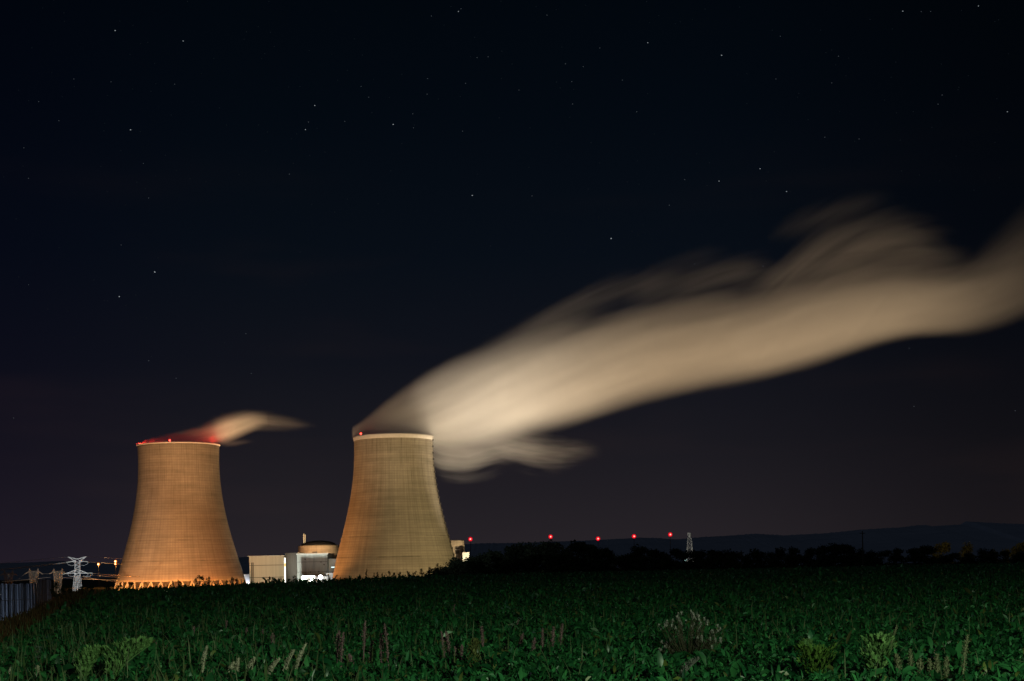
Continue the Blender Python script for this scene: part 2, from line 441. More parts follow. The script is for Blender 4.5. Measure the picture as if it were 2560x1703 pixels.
# ladder run up the right flank of the right tower
lad = MB(); th = R(-9)
prev = None
prof = outR
zs = np.linspace(prof[-1][1] + 4, prof[0][1] - 1, 46)
pr = lambda z: float(np.interp(z, [p[1] for p in prof][::-1], [p[0] for p in prof][::-1]))
for i, z in enumerate(zs):
    r = pr(z)
    p = Vector((math.cos(th) * (r + .9), math.sin(th) * (r + .9), z))
    if prev is not None:
        off = Vector((-math.sin(th), math.cos(th), 0)) * .7
        lad.bar(prev + off, p + off, .16, None, 4); lad.bar(prev - off, p - off, .16, None, 4)
        if i % 2 == 0:
            lad.box(p.x - .9, p.x + .9, p.y - 1.0, p.y + 1.0, p.z - 1.1, p.z + 1.1)
    prev = p
lad.build('ladder', steel_dark, TR)

def beacon(root, X, out, px, power, name='beacon_lamp', front=True):
    """small red obstruction lamp standing on the rim"""
    rt, zt = out[0]
    ax = (px - CX) * cs / F * TD - X
    ax = max(-rt + .3, min(rt - .3, ax)); yy = math.sqrt(max(0, rt * rt - ax * ax)) * (-1 if front else 1)
    o = MB().ball((ax, yy, zt + 2.0), 1.0, 10, 6).build(name, red_lamp, root, True)
    MB().bar((ax, yy, zt + .3), (ax, yy, zt + 1.2), .3, None, 8).build('lamp_bracket', steel_dark, o)
    return Vector((X + ax, TD + yy, GZ + zt + 2.0))

red = (1, .03, .015)
for px, p, fr in ((454, 0, True),):
    bl = beacon(TL, XL, outL, px, p, front=fr); lamp('beacon_light', 'POINT', bl + Vector((0, 3, 1)), 2500, red, .8)
lamp('beacon_light', 'POINT', (XL - 43, TD - 6, GZ + outL[0][1] + 2.2), 26000, red, .8)
lamp('beacon_light', 'POINT', (XL + 40, TD - 6, GZ + outL[0][1] + 1.8), 13000, red, .8)
br = beacon(TR, XR, outR, 915, 0); lamp('beacon_light', 'POINT', br + Vector((0, 1, 1)), 1500, red, .8)

# ------------------------------------------------------------------ steam volumes
def smooth_curve(pts, ts):
    t = np.array([p[0] for p in pts], float); v = np.array([p[1] for p in pts], float)
    y = np.interp(ts, t, v)
    k = np.array([1, 2, 2.5, 2, 1.]); k /= k.sum()
    return np.convolve(np.pad(y, 2, mode='edge'), k, mode='valid')

def steam(name, pts, D, rho, parent=None, dens=((0, 1), (1, 1)), amp=(.12, .45), edge=(.62, .3), sx=220, sz=26, seed=0.0, depth0=0.0, lumps=.5, soft=None, shear=0.0, NS=28, fine=.2):
    """pts: (photo x, top row, bottom row, half depth in metres). A closed envelope round one body of steam; the density falls to zero before it."""
    pts = np.array(pts, float)
    x0, x1 = pts[0, 0], pts[-1, 0]
    pxs = np.linspace(x0, x1, NS)
    top = smooth_curve(pts[:, [0, 1]], pxs); bot = smooth_curve(pts[:, [0, 2]], pxs); hy = smooth_curve(pts[:, [0, 3]], pxs)
    X, ZT, ZB = [], [], []
    for x, a, b in zip(pxs, top, bot):
        pa, pb = at(x, a, D), at(x, b, D); X.append((pa.x + pb.x) / 2); ZT.append(pa.z); ZB.append(pb.z)
    X, ZT, ZB = map(np.array, (X, ZT, ZB))
    X = np.linspace(X[0], X[-1], len(X))
    zc = (ZT + ZB) / 2; hz = (ZT - ZB) / 2
    o0 = Vector((X[0], D + depth0, zc[0])); Lx = X[-1] - X[0]
    zc_l = zc - zc[0]; zmin, zmax = zc_l.min(), zc_l.max() + 1e-3; hmax, ymax = hz.max(), hy.max()
    # envelope
    mb = MB(); seg = 20
    for i in range(len(X)):
        for k in range(seg):
            t = 2 * math.pi * k / seg
            mb.v.append((X[i] - X[0], hy[i] * math.cos(t), zc_l[i] + hz[i] * math.sin(t)))
    for i in range(len(X) - 1):
        for k in range(seg):
            j = (k + 1) % seg; mb.f.append((i*seg+k, i*seg+j, (i+1)*seg+j, (i+1)*seg+k))
    mb.f.append(tuple(range(seg))); mb.f.append(tuple((len(X)-1)*seg + k for k in reversed(range(seg))))
    m = bpy.data.materials.new(name + "_vapour"); m.use_nodes = True; nt = m.node_tree; nt.nodes.clear(); L = nt.links.new
    def M(op, *a, clamp=False):
        n = nt.nodes.new('ShaderNodeMath'); n.operation = op; n.use_clamp = clamp
        for i, x in enumerate(a):
            if isinstance(x, (int, float, np.floating)): n.inputs[i].default_value = float(x)
            else: L(x, n.inputs[i])
        return n.outputs[0]
    def curve(v, vals):
        n = nt.nodes.new('ShaderNodeFloatCurve'); c = n.mapping.curves[0]; ts = np.linspace(0, 1, len(vals))
        c.points[0].location = (0, float(vals[0])); c.points[1].location = (1, float(vals[-1]))
        for t, y in list(zip(ts, vals))[1:-1]: c.points.new(float(t), float(y))
        for p in c.points: p.handle_type = 'VECTOR'
        n.mapping.update(); L(v, n.inputs['Value']); return n.outputs[0]
    def sstep(v, a, b):
        r = nt.nodes.new('ShaderNodeMapRange'); r.interpolation_type = 'SMOOTHSTEP'
        for i, x in ((1, a), (2, b)):
            if isinstance(x, (int, float)): r.inputs[i].default_value = x
            else: L(x, r.inputs[i])
        L(v, r.inputs[0]); return r.outputs[0]
    tc = nt.nodes.new('ShaderNodeTexCoord'); s = nt.nodes.new('ShaderNodeSeparateXYZ'); L(tc.outputs['Object'], s.inputs[0])
    t = M('DIVIDE', s.outputs['X'], Lx, clamp=True)
    zcn = M('ADD', M('MULTIPLY', curve(t, (zc_l - zmin) / (zmax - zmin)), zmax - zmin), zmin)
    hzn = M('MULTIPLY', curve(t, hz / hmax), hmax); hyn = M('MULTIPLY', curve(t, hy / ymax), ymax)
    zr = M('SUBTRACT', s.outputs['Z'], zcn)
    u = M('DIVIDE', zr, hzn); v = M('DIVIDE', s.outputs['Y'], hyn)
    d = M('SQRT', M('ADD', M('MULTIPLY', u, u), M('MULTIPLY', v, v)))
    c = nt.nodes.new('ShaderNodeCombineXYZ')
    L(M('ADD', M('DIVIDE', s.outputs['X'], sx), seed), c.inputs[0]); L(M('DIVIDE', s.outputs['Y'], sz * 1.5), c.inputs[1]); zs_ = M('SUBTRACT', zr, M('MULTIPLY', s.outputs['X'], shear)); L(M('DIVIDE', zs_, sz), c.inputs[2])
    nz = nt.nodes.new('ShaderNodeTexNoise'); nz.inputs['Scale'].default_value = 1; nz.inputs['Detail'].default_value = 2; nz.inputs['Roughness'].default_value = .5
    L(c.outputs[0], nz.inputs['Vector']); nf = nz.outputs['Fac']
    # a second, finer set of streaks drawn out along the wind
    c2 = nt.nodes.new('ShaderNodeCombineXYZ')
    L(M('ADD', M('DIVIDE', s.outputs['X'], sx * .62), seed + 31), c2.inputs[0]); L(M('DIVIDE', s.outputs['Y'], sz * .9), c2.inputs[1]); L(M('DIVIDE', zs_, sz * .36), c2.inputs[2])
    nz2 = nt.nodes.new('ShaderNodeTexNoise'); nz2.inputs['Scale'].default_value = 1; nz2.inputs['Detail'].default_value = 2
    L(c2.outputs[0], nz2.inputs['Vector']); nf = M('ADD', M('MULTIPLY', nf, 1 - fine), M('MULTIPLY', nz2.outputs['Fac'], fine))
    up = sstep(u, -.35, .55)
    if soft: up = M('MULTIPLY', up, sstep(t, soft[0], soft[1]))
    am = M('ADD', M('MULTIPLY', up, amp[1] - amp[0]), amp[0])
    d2 = M('ADD', d, M('MULTIPLY', M('MULTIPLY', M('SUBTRACT', nf, .42), 2.2), am))
    ed = M('ADD', M('MULTIPLY', up, edge[1] - edge[0]), edge[0])
    body = M('SUBTRACT', 1.0, sstep(d2, ed, .97))
    mask = M('SUBTRACT', 1.0, sstep(d, .82, 1.0))
    td = np.array([p[0] for p in dens], float); vd = np.array([p[1] for p in dens], float)
    dc = curve(t, np.interp(np.linspace(0, 1, NS), td, vd) / max(vd.max(), 1e-6)); 
    val = M('MULTIPLY', M('MULTIPLY', body, mask), M('MULTIPLY', dc, rho * vd.max()))
    val = M('MULTIPLY', val, M('ADD', M('MULTIPLY', sstep(nf, .3, .65), lumps), 1 - lumps))
    vs = nt.nodes.new('ShaderNodeVolumeScatter'); vs.inputs['Color'].default_value = (.985, .98, .975, 1)
    vs.inputs['Anisotropy'].default_value = .15; L(val, vs.inputs['Density'])
    o = nt.nodes.new('ShaderNodeOutputMaterial'); L(vs.outputs[0], o.inputs['Volume'])
    m.cycles.volume_step_rate = .55
    ob = mb.build(name, m, None, False, o0)
    if parent:
        ob.parent = parent; ob.location = o0 - parent.location
    return ob

def cz(x, y): return 860 + x / 1.3865, 440 + y / 1.3865     # the enlarged view the outline was measured in
main = [(30,885,915,8),(60,850,925,26),(100,808,930,36),(180,738,935,46),(310,645,955,50),(420,585,950,54),(520,538,930,56),(640,470,905,60),(800,406,868,64),(1000,376,800,70),(1150,360,765,74),
        (1300,345,733,78),(1450,335,708,82),(1600,300,672,86),(1700,285,640,90),(1850,275,592,92),(2000,285,560,92),(2150,285,560,92),(2300,240,525,92),(2450,180,455,90),(2600,130,380,85)]
main = [(cz(x, 0)[0], cz(0, a)[1] - (b - a) * .02, cz(0, b)[1] + (b - a) * .05, d) for x, a, b, d in main]
PL = steam('steam_plume', main, TD, .030, dens=((0, .9), (.12, 1), (.5, 1), (.72, .75), (.86, .36), (1, .13)), amp=(.20, .66), edge=(.56, .2), sx=170, sz=34, lumps=.62, soft=(.10, .42), NS=70, shear=.10, fine=.28)
tag(PL, 'long cream-lit steam plume streaming to the right from the right cooling tower', 'steam', 'steam from the cooling towers')
def wisp(pts, rho, **k):
    return steam('wisp', [(cz(x, 0)[0], cz(0, a)[1], cz(0, b)[1], d) for x, a, b, d in pts], TD, rho, PL, **k)
ends = ((0, 0), (.15, .8), (.4, 1), (.75, .8), (1, 0))
wisp([(600,500,565,14),(720,410,535,28),(850,345,500,36),(980,300,465,36),(1090,290,430,32),(1190,300,370,14)], .017, dens=ends, amp=(.85,.85), edge=(.1,.1), sx=170, sz=17, seed=3.1, lumps=.85, shear=.12)
wisp([(960,370,480,16),(1100,300,475,34),(1250,250,455,42),(1380,228,440,42),(1460,235,410,34),(1540,270,370,14)], .019, dens=ends, amp=(.85,.85), edge=(.1,.1), sx=150, sz=19, seed=7.7, lumps=.85, shear=.2)
wisp([(1000,320,380,10),(1120,262,360,22),(1240,225,325,22),(1350,215,290,10)], .009, dens=ends, amp=(.7,.7), edge=(.1,.1), sx=200, sz=14, seed=9.2, lumps=.85, shear=.1)
wisp([(1370,370,470,20),(1500,250,460,46),(1600,150,450,62),(1710,85,430,70),(1830,60,410,70),(1950,85,400,66),(2070,140,395,54),(2190,230,375,22)], .026, dens=ends, amp=(1.0,1.05), edge=(.15,.1), sx=125, sz=25, seed=12.4, lumps=.85, shear=.30)
wisp([(1460,180,260,14),(1580,85,240,32),(1700,40,205,36),(1810,18,165,32),(1920,20,120,14)], .013, dens=ends, amp=(.8,.8), edge=(.1,.1), sx=140, sz=18, seed=15.8, lumps=.85, shear=.25)
wisp([(1990,310,430,20),(2130,250,450,46),(2260,140,450,64),(2360,30,440,72),(2480,-20,430,72),(2600,-30,430,54)], .016, dens=((0,0),(.2,.6),(.5,.8),(1,.5)), amp=(1.1,1.15), edge=(.1,.05), sx=150, sz=34, seed=18.3, lumps=.85, shear=.28)
wisp([(286,890,1000,28),(318,872,1068,44),(360,860,1092,48),(430,850,1100,46),(520,840,1060,40),(620,840,1010,30),(730,856,978,14)], .016, dens=((0,1),(.1,1),(.45,.7),(.8,.4),(1,0)), amp=(1.05,.8), edge=(.1,.2), sx=75, sz=12, seed=21.6, lumps=.85, shear=-.06)
wisp([(490,880,980,12),(570,862,1030,26),(650,860,1056,32),(740,874,1045,30),(820,892,1020,22),(900,920,985,8)], .017, dens=ends, amp=(1.25,1.25), edge=(.05,.05), sx=62, sz=11, seed=25.1, lumps=.95, shear=-.05)

def cl(x, y): return 320 + x / 4.910, 980 + y / 4.910
lpts = [(125,635,665,10),(200,600,668,24),(320,552,672,34),(480,490,676,40),(700,425,690,44),(900,360,700,44),(1100,270,700,42),(1180,245,680,40),(1350,205,610,36),(1500,185,540,32),(1600,185,500,28),(1680,195,480,22),(1740,215,460,12)]
lpts = [(cl(x,0)[0], cl(0,a)[1], cl(0,b)[1], d) for x, a, b, d in lpts]
PL2 = steam('steam_plume', lpts, TD, .020, dens=((0,1.3),(.15,1.1),(.3,.9),(.5,1.2),(.68,1.6),(.8,1.0),(.92,.4),(1,.0)), amp=(.4,.6), edge=(.3,.2), sx=70, sz=10, seed=2.2, lumps=.6, shear=.06, NS=40)
tag(PL2, 'short faint steam wisp with a red glow drifting off the left cooling tower', 'steam', 'steam from the cooling towers')
def wisp2(pts, rho, **k):
    return steam('wisp', [(cl(x, 0)[0], cl(0, a)[1], cl(0, b)[1], d) for x, a, b, d in pts], TD, rho, PL2, **k)
wisp2([(1250,210,560,14),(1420,170,550,26),(1620,175,530,30),(1800,205,530,30),(1980,250,520,26),(2150,310,500,18),(2350,380,460,6)], .0095, dens=((0,0),(.25,.9),(.45,1),(.7,.55),(1,0)), amp=(.7,.7), edge=(.05,.05), sx=55, sz=8, seed=5.5, lumps=.85)
wisp2([(1090,580,690,8),(1180,560,700,14),(1320,560,690,14),(1450,560,660,10),(1560,570,640,5)], .008, dens=((0,.3),(.3,1),(.6,.7),(1,0)), amp=(.5,.5), edge=(.05,.05), sx=60, sz=8, seed=6.5, lumps=.8)

# ------------------------------------------------------------------ plant floodlights (standing in the works, behind the field's crest)
sod = (1.0, .50, .17); warm = (1.0, .62, .30); cream = (1.0, .69, .39); cold = (.80, .95, 1.0)
lamp('flood_light', 'SPOT', (XL - 50, TD - 205, GZ + 6), 1.05e6, (1.0, .54, .23), 3, (XL - 8, TD, GZ + 80), 64)
lamp('flood_light', 'SPOT', (XL + 110, TD - 300, GZ + 6), 2.5e6, (1.0, .455, .175), 3, (XL + 10, TD, GZ + 88), 46)
for dx in (-58, -20, 22, 60):
    lamp('yard_light', 'POINT', (XL + dx, TD - 105 + abs(dx) * .55, GZ + 5), 3.0e4, (1, .24, .04), 1)
lamp('flood_light', 'SPOT', (XR + 240, TD - 200, GZ + 6), 1.5e6, (1.0, .78, .37), 3, (XR + 14, TD, GZ + 88), 46)
lamp('flood_light', 'SPOT', (XR - 30, TD - 330, GZ + 6), 1.15e6, (1.0, .66, .31), 3, (XR, TD, GZ + 92), 46)
lamp('flood_light', 'SPOT', (XR - 170, TD - 60, GZ + 8), .8e6, (1.0, .38, .10), 3, (XR - 40, TD, GZ + 75), 60)
# lamps in the works throw light up at the steam
def up_light(px, row, power, dy=-60, cone=75, c=cream):
    q = at(px, row, TD)
    lamp('yard_light', 'SPOT', (q.x, TD + dy, GZ + 10), power, c, 5, (q.x + 12, TD, q.z), cone, .9)
up_light(1165, 1060, 3.0e6, -50, 60, (1, .80, .56)); up_light(1290, 1010, 1.9e6, -50, 70, (1, .78, .52)); up_light(1420, 950, 1.2e6, -60); up_light(1600, 900, 1.1e6, -70)
up_light(1800, 850, 1.2e6, -70); up_light(2050, 780, 1.6e6, -80); up_light(2300, 720, 1.2e6, -80); up_light(2520, 660, .75e6, -80)
up_light(2100, 650, .6e6, -420, 60)
up_light(1400, 900, .25e6, -420, 60)
up_light(640, 1050, 4.2e6, 40, 46, warm); up_light(540, 1060, 4.5e6, -480, 24, warm)
up_light(960, 1030, 3.4e6, -480, 24)
q = at(925, 1040, TD); lamp('yard_light', 'SPOT', (XR - 210, TD + 60, GZ + 8), 1.6e6, cream, 4, q, 40)
# glow inside the foot of the left tower
rb = outL[-1][0]
for k in range(15):
    t = R(-90 + (k - 7) * 11.5)
    lamp('sodium_light', 'POINT', (XL + math.cos(t) * (rb + 8.0), TD + math.sin(t) * (rb + 8.0), GZ + 2.5), 7000 * (.6 + .8 * rnd.random()), (1, .40, .06), .6)

# ------------------------------------------------------------------ works buildings
BD = 1760.0
def cb(x, y): return 600 + x / 9.065, 1320 + y / 9.065
clad = mat("cream_cladding", (.50, .45, .36), .8, .12, (.9, .9, .01), 3)
clad_dk = mat("grey_cladding_shade", (.07, .063, .057), .8, .15, (.9, .9, .01), 3)  # grey darkened so the side wing's shade sits in its colour
concb = mat("stained_concrete", (.46, .47, .44), .85, color2=(.24, .265, .26), scale=(.22, .22, .025), detail=6)
roofm = mat("roof_edge", (.5, .48, .44), .7, .15, (.3, .3, .3))
reac_m = tower_material("reactor_concrete", (.48, .40, .30), (.36, .30, .23), .88, 2.1)
dome_m = mat("dark_dome", (.014, .014, .017), .8, .3, (.2, .2, .2))
lit_white = emis("lit_panel_white", (1, .98, .9), 3.0); lit_yel = emis("lit_panel_yellow", (1, .72, .25), 1.6)
lit_cyan = emis("lit_window_cyan", (.75, 1, .95), 1.4)
linem = mat("seam_dark", (.12, .11, .1), .8, .2)
def P(x, y, D): return at(*cb(x, y), D)
# turbine hall
c0, c1 = P(205, 655, BD), P(985, 632, BD)
tz = (c0.z + c1.z) / 2
th_ = empty('turbine_hall', ((c0.x + c1.x) / 2, BD, GZ), 'long cream-clad hall with thin flat roof between the towers', 'building')
ox = th_.location
def bx(mb, x0, x1, y0, y1, z0, z1): return mb.box(x0 - ox.x, x1 - ox.x, y0 - ox.y, y1 - ox.y, z0 - ox.z, z1 - ox.z)
bx(MB(), c0.x, c1.x, BD, BD + 60, GZ, tz).build('wall', clad, th_)
bx(MB(), c0.x - 1.5, c1.x + 2, BD - 1.2, BD + 61, tz, tz + .9).build('roof', roofm, th_)
for xa, xb in ((235, 252), (262, 274), (284, 297)):
    bx(MB(), P(xa, 0, BD).x, P(xb, 0, BD).x, BD - .5, BD - .003, GZ, P(0, 790, BD).z).build('drain_pipe', clad_dk, th_)
for yy in (845, 1120):
    z = P(600, yy, BD).z
    bx(MB(), c0.x, c1.x, BD - .12, BD - .002, z - .35, z + .35).build('seam', linem, th_)
# lit stair slot
s0, s1 = P(987, 670, BD), P(1030, 1180, BD)
st = empty('stair_shaft', ((s0.x + s1.x) / 2, BD + 6, GZ), 'narrow brightly lit vertical stair slot between the cream hall and grey block', 'building')
ox = st.location
bx(MB(), s0.x + .02, s1.x - .02, BD + 4.1, BD + 20, GZ, s0.z).build('wall', clad, st)
zy0, zy1 = P(1000, 800, BD).z, P(1000, 880, BD).z
bx(MB(), s0.x + .3, s1.x - .3, BD + 3.9, BD + 4.098, GZ + 2, zy1 - .02).build('lit_panel', lit_white, st)
bx(MB(), s0.x + .3, s1.x - .3, BD + 3.9, BD + 4.098, zy1, zy0).build('lit_panel', lit_yel, st)
bx(MB(), s0.x + .3, s1.x - .3, BD + 3.9, BD + 4.098, zy0 + .02, s0.z - .5).build('lit_panel', lit_white, st)
# grey block, the wing's shade painted in by darker colour, the rest floodlit
b0, b1, b2 = P(1032, 577, BD), P(1305, 577, BD), P(1990, 600, BD)
gb = empty('fuel_building', ((b0.x + b2.x) / 2, BD, GZ), 'tall square grey concrete block in front of the domed reactor', 'building')
ox = gb.location
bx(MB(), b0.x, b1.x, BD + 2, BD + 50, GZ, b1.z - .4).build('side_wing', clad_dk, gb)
bx(MB(), b1.x + .01, b2.x, BD - 6, BD + 50, GZ, b2.z).build('wall', concb, gb)
bx(MB(), b1.x - .6, b2.x + 1.4, BD - 7, BD + 51, b2.z + .01, b2.z + 1.5).build('parapet', roofm, gb)
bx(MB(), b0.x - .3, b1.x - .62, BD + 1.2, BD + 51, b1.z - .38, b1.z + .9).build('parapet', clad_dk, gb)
for yy in (770, 1000):
    z = P(1600, yy, BD).z; bx(MB(), b1.x + .3, b2.x - .2, BD - 6.12, BD - 6.003, z - .25, z + .25).build('seam', linem, gb)
for xx, yy in ((1492, 710), (1615, 1000), (1800, 990), (1850, 770), (1920, 830), (1485, 1058)):
    p = P(xx, yy, BD); bx(MB(), p.x - .8, p.x + .8, BD - 6.3, BD - 6.004, p.z - .8, p.z + .8).build('vent', linem, gb)
# reactor
r0, r1 = P(1210, 388, BD + 60), P(2160, 383, BD + 60)
rc = (r0 + r1) / 2; rr = (r1.x - r0.x) / 2
ra = empty('reactor_building', (rc.x, BD + 60 + 40, GZ), 'round tan reactor building with a low dark dome behind the grey block', 'building', 'round reactor buildings')
zt = rc.z - GZ
MB().lathe([(rr, 0), (rr, zt - 2), (rr - .6, zt - .6), (rr - 2, zt)], 96).build('wall', reac_m, ra, True)
hd = (P(1720, 275, BD + 60).z - rc.z)
MB().lathe([(rr - 2, zt)] + [((rr - 4) * math.cos(R(a)), zt + hd * math.sin(R(a))) for a in (0, 12, 25, 40, 55, 70, 82, 89.9)], 96).build('dome', dome_m, ra, True)
v0 = P(1660, 552, BD + 60)
MB().box(v0.x - rc.x - 3.2, v0.x - rc.x + 3.2, -rr - .5, -rr + 1.5, v0.z - GZ - .9, v0.z - GZ + .9).build('vent', linem, ra)
# stack
q0, q1 = P(1427, 135, BD + 130), P(1495, 340, BD + 130)
stx = (q0.x + q1.x) / 2; sr = (q1.x - q0.x) / 2
sk = empty('vent_stack', (stx, BD + 130, GZ), 'slim pale twin-flue vent stack rising left of the dark dome', 'chimney')
MB().lathe([(sr * .55, 0), (sr * .55, q0.z - GZ)], 20, -sr * .42).disc(sr * .55, q0.z - GZ, 20, -sr * .42).build('flue', clad, sk, True)
MB().lathe([(sr * .38, 0), (sr * .38, q0.z - GZ - 1)], 20, sr * .6).disc(sr * .38, q0.z - GZ - 1, 20, sr * .6).build('flue', clad, sk, True)
# white annex right of the block
a0, a1 = P(1996, 700, BD), P(2300, 690, BD)
an = empty('annex_building', ((a0.x + a1.x) / 2, BD + 8, GZ), 'low pale annex lit white beside the right tower, with one bright window', 'building')
ox = an.location
awall = mat("white_wall", (.72, .74, .70), .8, .1, (.1, .1, .1))
bx(MB(), a0.x, a1.x, BD + 5, BD + 50, GZ, a0.z).build('wall', awall, an)
bx(MB(), a0.x - .5, a1.x, BD + 4, BD + 51, a0.z, a0.z + 1.2).build('roof', dome_m, an)
wz0, wz1 = P(2080, 880, BD).z, P(2080, 905, BD).z
bx(MB(), P(2040, 0, BD).x, P(2125, 0, BD).x, BD + 4.85, BD + 4.997, wz1, wz0).build('window', lit_cyan, an)
# low yard buildings in the white light
lw = mat("yard_wall_white", (.75, .74, .70), .8, .25, (.2, .2, .3))
def shed(x0, x1, yt, D, label, m=lw, door=None):
    p0, p1 = P(x0, yt, D), P(x1, yt, D)
    o = empty('yard_shed', ((p0.x + p1.x) / 2, D, GZ), label, 'shed', 'low sheds in the lit yard')
    hw_ = (p1.x - p0.x) / 2; z = p0.z - GZ
    MB().box(-hw_, hw_, 0, 8, 0, z).build('wall', m, o)
    MB().box(-hw_ - .3, hw_ + .3, -.4, 8.4, z + .01, z + .4).build('roof', roofm, o)
    if door:
        a, b = P(door[0], 0, D).x - o.location.x, P(door[1], 0, D).x - o.location.x
        MB().box(a, b, -.1, -.004, 0, z - .8).build('door', clad_dk, o)
    return o
shed(1395, 1725, 1090, BD - 60, 'low white shed in the glare under the grey block', door=(1480, 1560))
shed(1690, 1980, 1105, BD - 66, 'low pale shed behind the white floodlight')
shed(1945, 2120, 1030, BD - 50, 'taller white shed against the right tower', door=(1960, 1990))
# bright yard between left tower and hall
p0 = at(607, 1437, TD + 160); p1 = at(624, 1437, TD + 160)
wy = empty('substation_shed', ((p0.x + p1.x) / 2, TD + 160, GZ), 'small blue-white lit shed between the left tower and the cream hall', 'shed')
MB().box(-5, 5, 0, 8, 0, p0.z - GZ).build('wall', lw, wy)
MB().box(-5.3, 5.3, -.4, 8.4, p0.z - GZ + .01, p0.z - GZ + .5).build('roof', roofm, wy)
lamp('yard_light', 'POINT', (wy.location.x, TD + 156, GZ + 4), 1.2e4, (.75, .8, 1), .6)
# the white floodlight
fl = at(801.5, 1443, BD - 110)
fo = empty('floodlight_mast', (fl.x, fl.y, GZ), 'blazing white floodlight mast in the yard left of the right tower', 'floodlight')
MB().bar((0, 0, 0), (0, 0, fl.z - GZ - 1), .25, .18, 8).build('pole', steel_dark, fo)
MB().ball((0, 0, fl.z - GZ), 2.3, 12, 8).build('lamp_head', emis("floodlight_glass", (.93, 1, 1), 30), fo, True)
for dx, dy, p in ((0, 20, 1.5e4), (-26, 30, .9e4), (22, 40, .8e4)):
    lamp('flood_light', 'POINT', (fl.x + dx, fl.y + dy, fl.z - 1), p, (.88, .96, 1), 1)
lamp('flood_light', 'SPOT', (c1.x + 26, BD - 200, GZ + 6), .85e6, (1, .86, .56), 2, ((c0.x + c1.x) / 2 - 3, BD, GZ + 24), 25, .25)
roof_z = b2.z + 3
lamp('flood_light', 'POINT', (rc.x - 14, BD + 14, roof_z), 1.9e5, (1, .46, .18), .6)
lamp('flood_light', 'POINT', (rc.x + 16, BD + 14, roof_z), 1.5e5, (1, .72, .40), .6)
lamp('flood_light', 'SPOT', (stx - 8, BD + 100, roof_z), 6.0e4, (1, .80, .5), .6, (stx, BD + 130, q0.z - 6), 60)
lamp('flood_light', 'SPOT', ((b1.x + b2.x) / 2, BD - 90, GZ + 5), .55e6, (.97, 1, .88), 2, ((b1.x + b2.x) / 2, BD, GZ + 28), 44)

# second reactor right of the right tower
def cr_(x, y): return 1060 + x / 11.2, 1320 + y / 11.2
D2 = BD + 60
r0, r1 = at(*cr_(560, 345), D2), at(*cr_(1117, 345), D2)
rr2 = (r1.x - r0.x) / 2
rb2 = empty('reactor_building', ((r0.x + r1.x) / 2, D2 + rr2, GZ), 'round cream reactor building half hidden behind the right tower', 'building', 'round reactor buildings')
zt = r0.z - GZ
MB().lathe([(rr2, 0), (rr2, zt - 1.5), (rr2 - .8, zt - .4), (rr2 - 2, zt)], 72).disc(rr2 - 2, zt, 72).build('wall', reac_m, rb2, True)
vx0, vx1 = at(*cr_(872, 570), D2).x - rb2.location.x, at(*cr_(995, 570), D2).x - rb2.location.x
vz0, vz1 = at(*cr_(900, 720), D2).z - GZ, at(*cr_(900, 570), D2).z - GZ
lv = MB().box(vx0, vx1, -rr2 - .6, -rr2 + 6, vz0, vz1).build('louvre', clad_dk, rb2)
MB().box(vx0 - .4, vx1 + .4, -rr2 - .8, -rr2 - .61, (vz0 + vz1 * 2) / 3, (vz0 + vz1 * 2) / 3 + .8).build('rail', roofm, lv)
lamp('flood_light', 'SPOT', (rb2.location.x + 60, D2 - 120, GZ + 6), .9e6, (1, .78, .46), 2, (rb2.location.x + 8, D2, GZ + 45), 50)
s0, s1 = at(*cr_(1080, 700), D2 - 20), at(*cr_(1262, 690), D2 - 20)
lb = empty('service_building', ((s0.x + s1.x) / 2, D2 - 20, GZ), 'small pale flat-roofed building showing over the trees right of the right tower', 'building')
hw_ = (s1.x - s0.x) / 2
MB().box(-hw_, hw_, 0, 10, 0, s0.z - GZ).build('wall', lw, lb)
MB().box(-hw_ - .4, hw_ + .4, -.5, 10.5, s0.z - GZ + .01, s0.z - GZ + .9).build('roof', roofm, lb)
lamp('yard_light', 'POINT', (lb.location.x + 1, D2 - 34, s0.z - 7), .2e4, (.8, 1, .8), .5)

# ------------------------------------------------------------------ far hill lamps, red beacons, lattice chimney
lamp_or = emis("sodium_glare_globe", (1, .20, .02), 1.6); core_o = emis("sodium_core", (1, .62, .25), 8)
for i, (px, py, lab) in enumerate(((246.5, 1411, 'orange sodium street lamp beyond the big white pylon'), (289, 1403.7, 'orange sodium lamp, upper of two beside the left tower'), (289, 1409.8, 'orange sodium lamp, lower of two beside the left tower'))):
    p = at(px, py, 2300); o = empty('street_lamp', (p.x, p.y, GZ), lab, 'street lamp', 'orange lamps left of the towers')
    MB().bar((0, 0, 0), (0, 0, p.z - GZ - 1), .3, .2, 8).build('pole', steel_dark, o)
    lh = MB().ball((0, 0, p.z - GZ), 2.2, 12, 8).build('lamp_head', lamp_or, o, True)  # oversized globe, its orange glow standing in for lamp glare
    MB().ball((0, -1.6, p.z - GZ), 1.15, 12, 8).build('lamp_core', core_o, lh, True)
    MB().bar((0, 0, p.z - GZ + 2.1), (0, 0, p.z - GZ + 2.6), 1.0, .3, 10).build('lamp_cap', steel_dark, lh)
    
    lamp('sodium_light', 'POINT', p + Vector((0, -3, -1)), 3e4, (1, .4, .08), .5)
core_m = emis("red_core_glass", (1, .16, .12), 5)
red_far = emis("red_halo_globe", (1, .006, .025), .85)
labs = ['red warning light on its mast, the one nearest the right tower', 'red warning light above the highest of the dark trees', 'red warning light lowest on the ridge, third of five', 'red warning light above the ridge, left of the highest one',
        'red warning light highest of the five, left of the lattice tower']
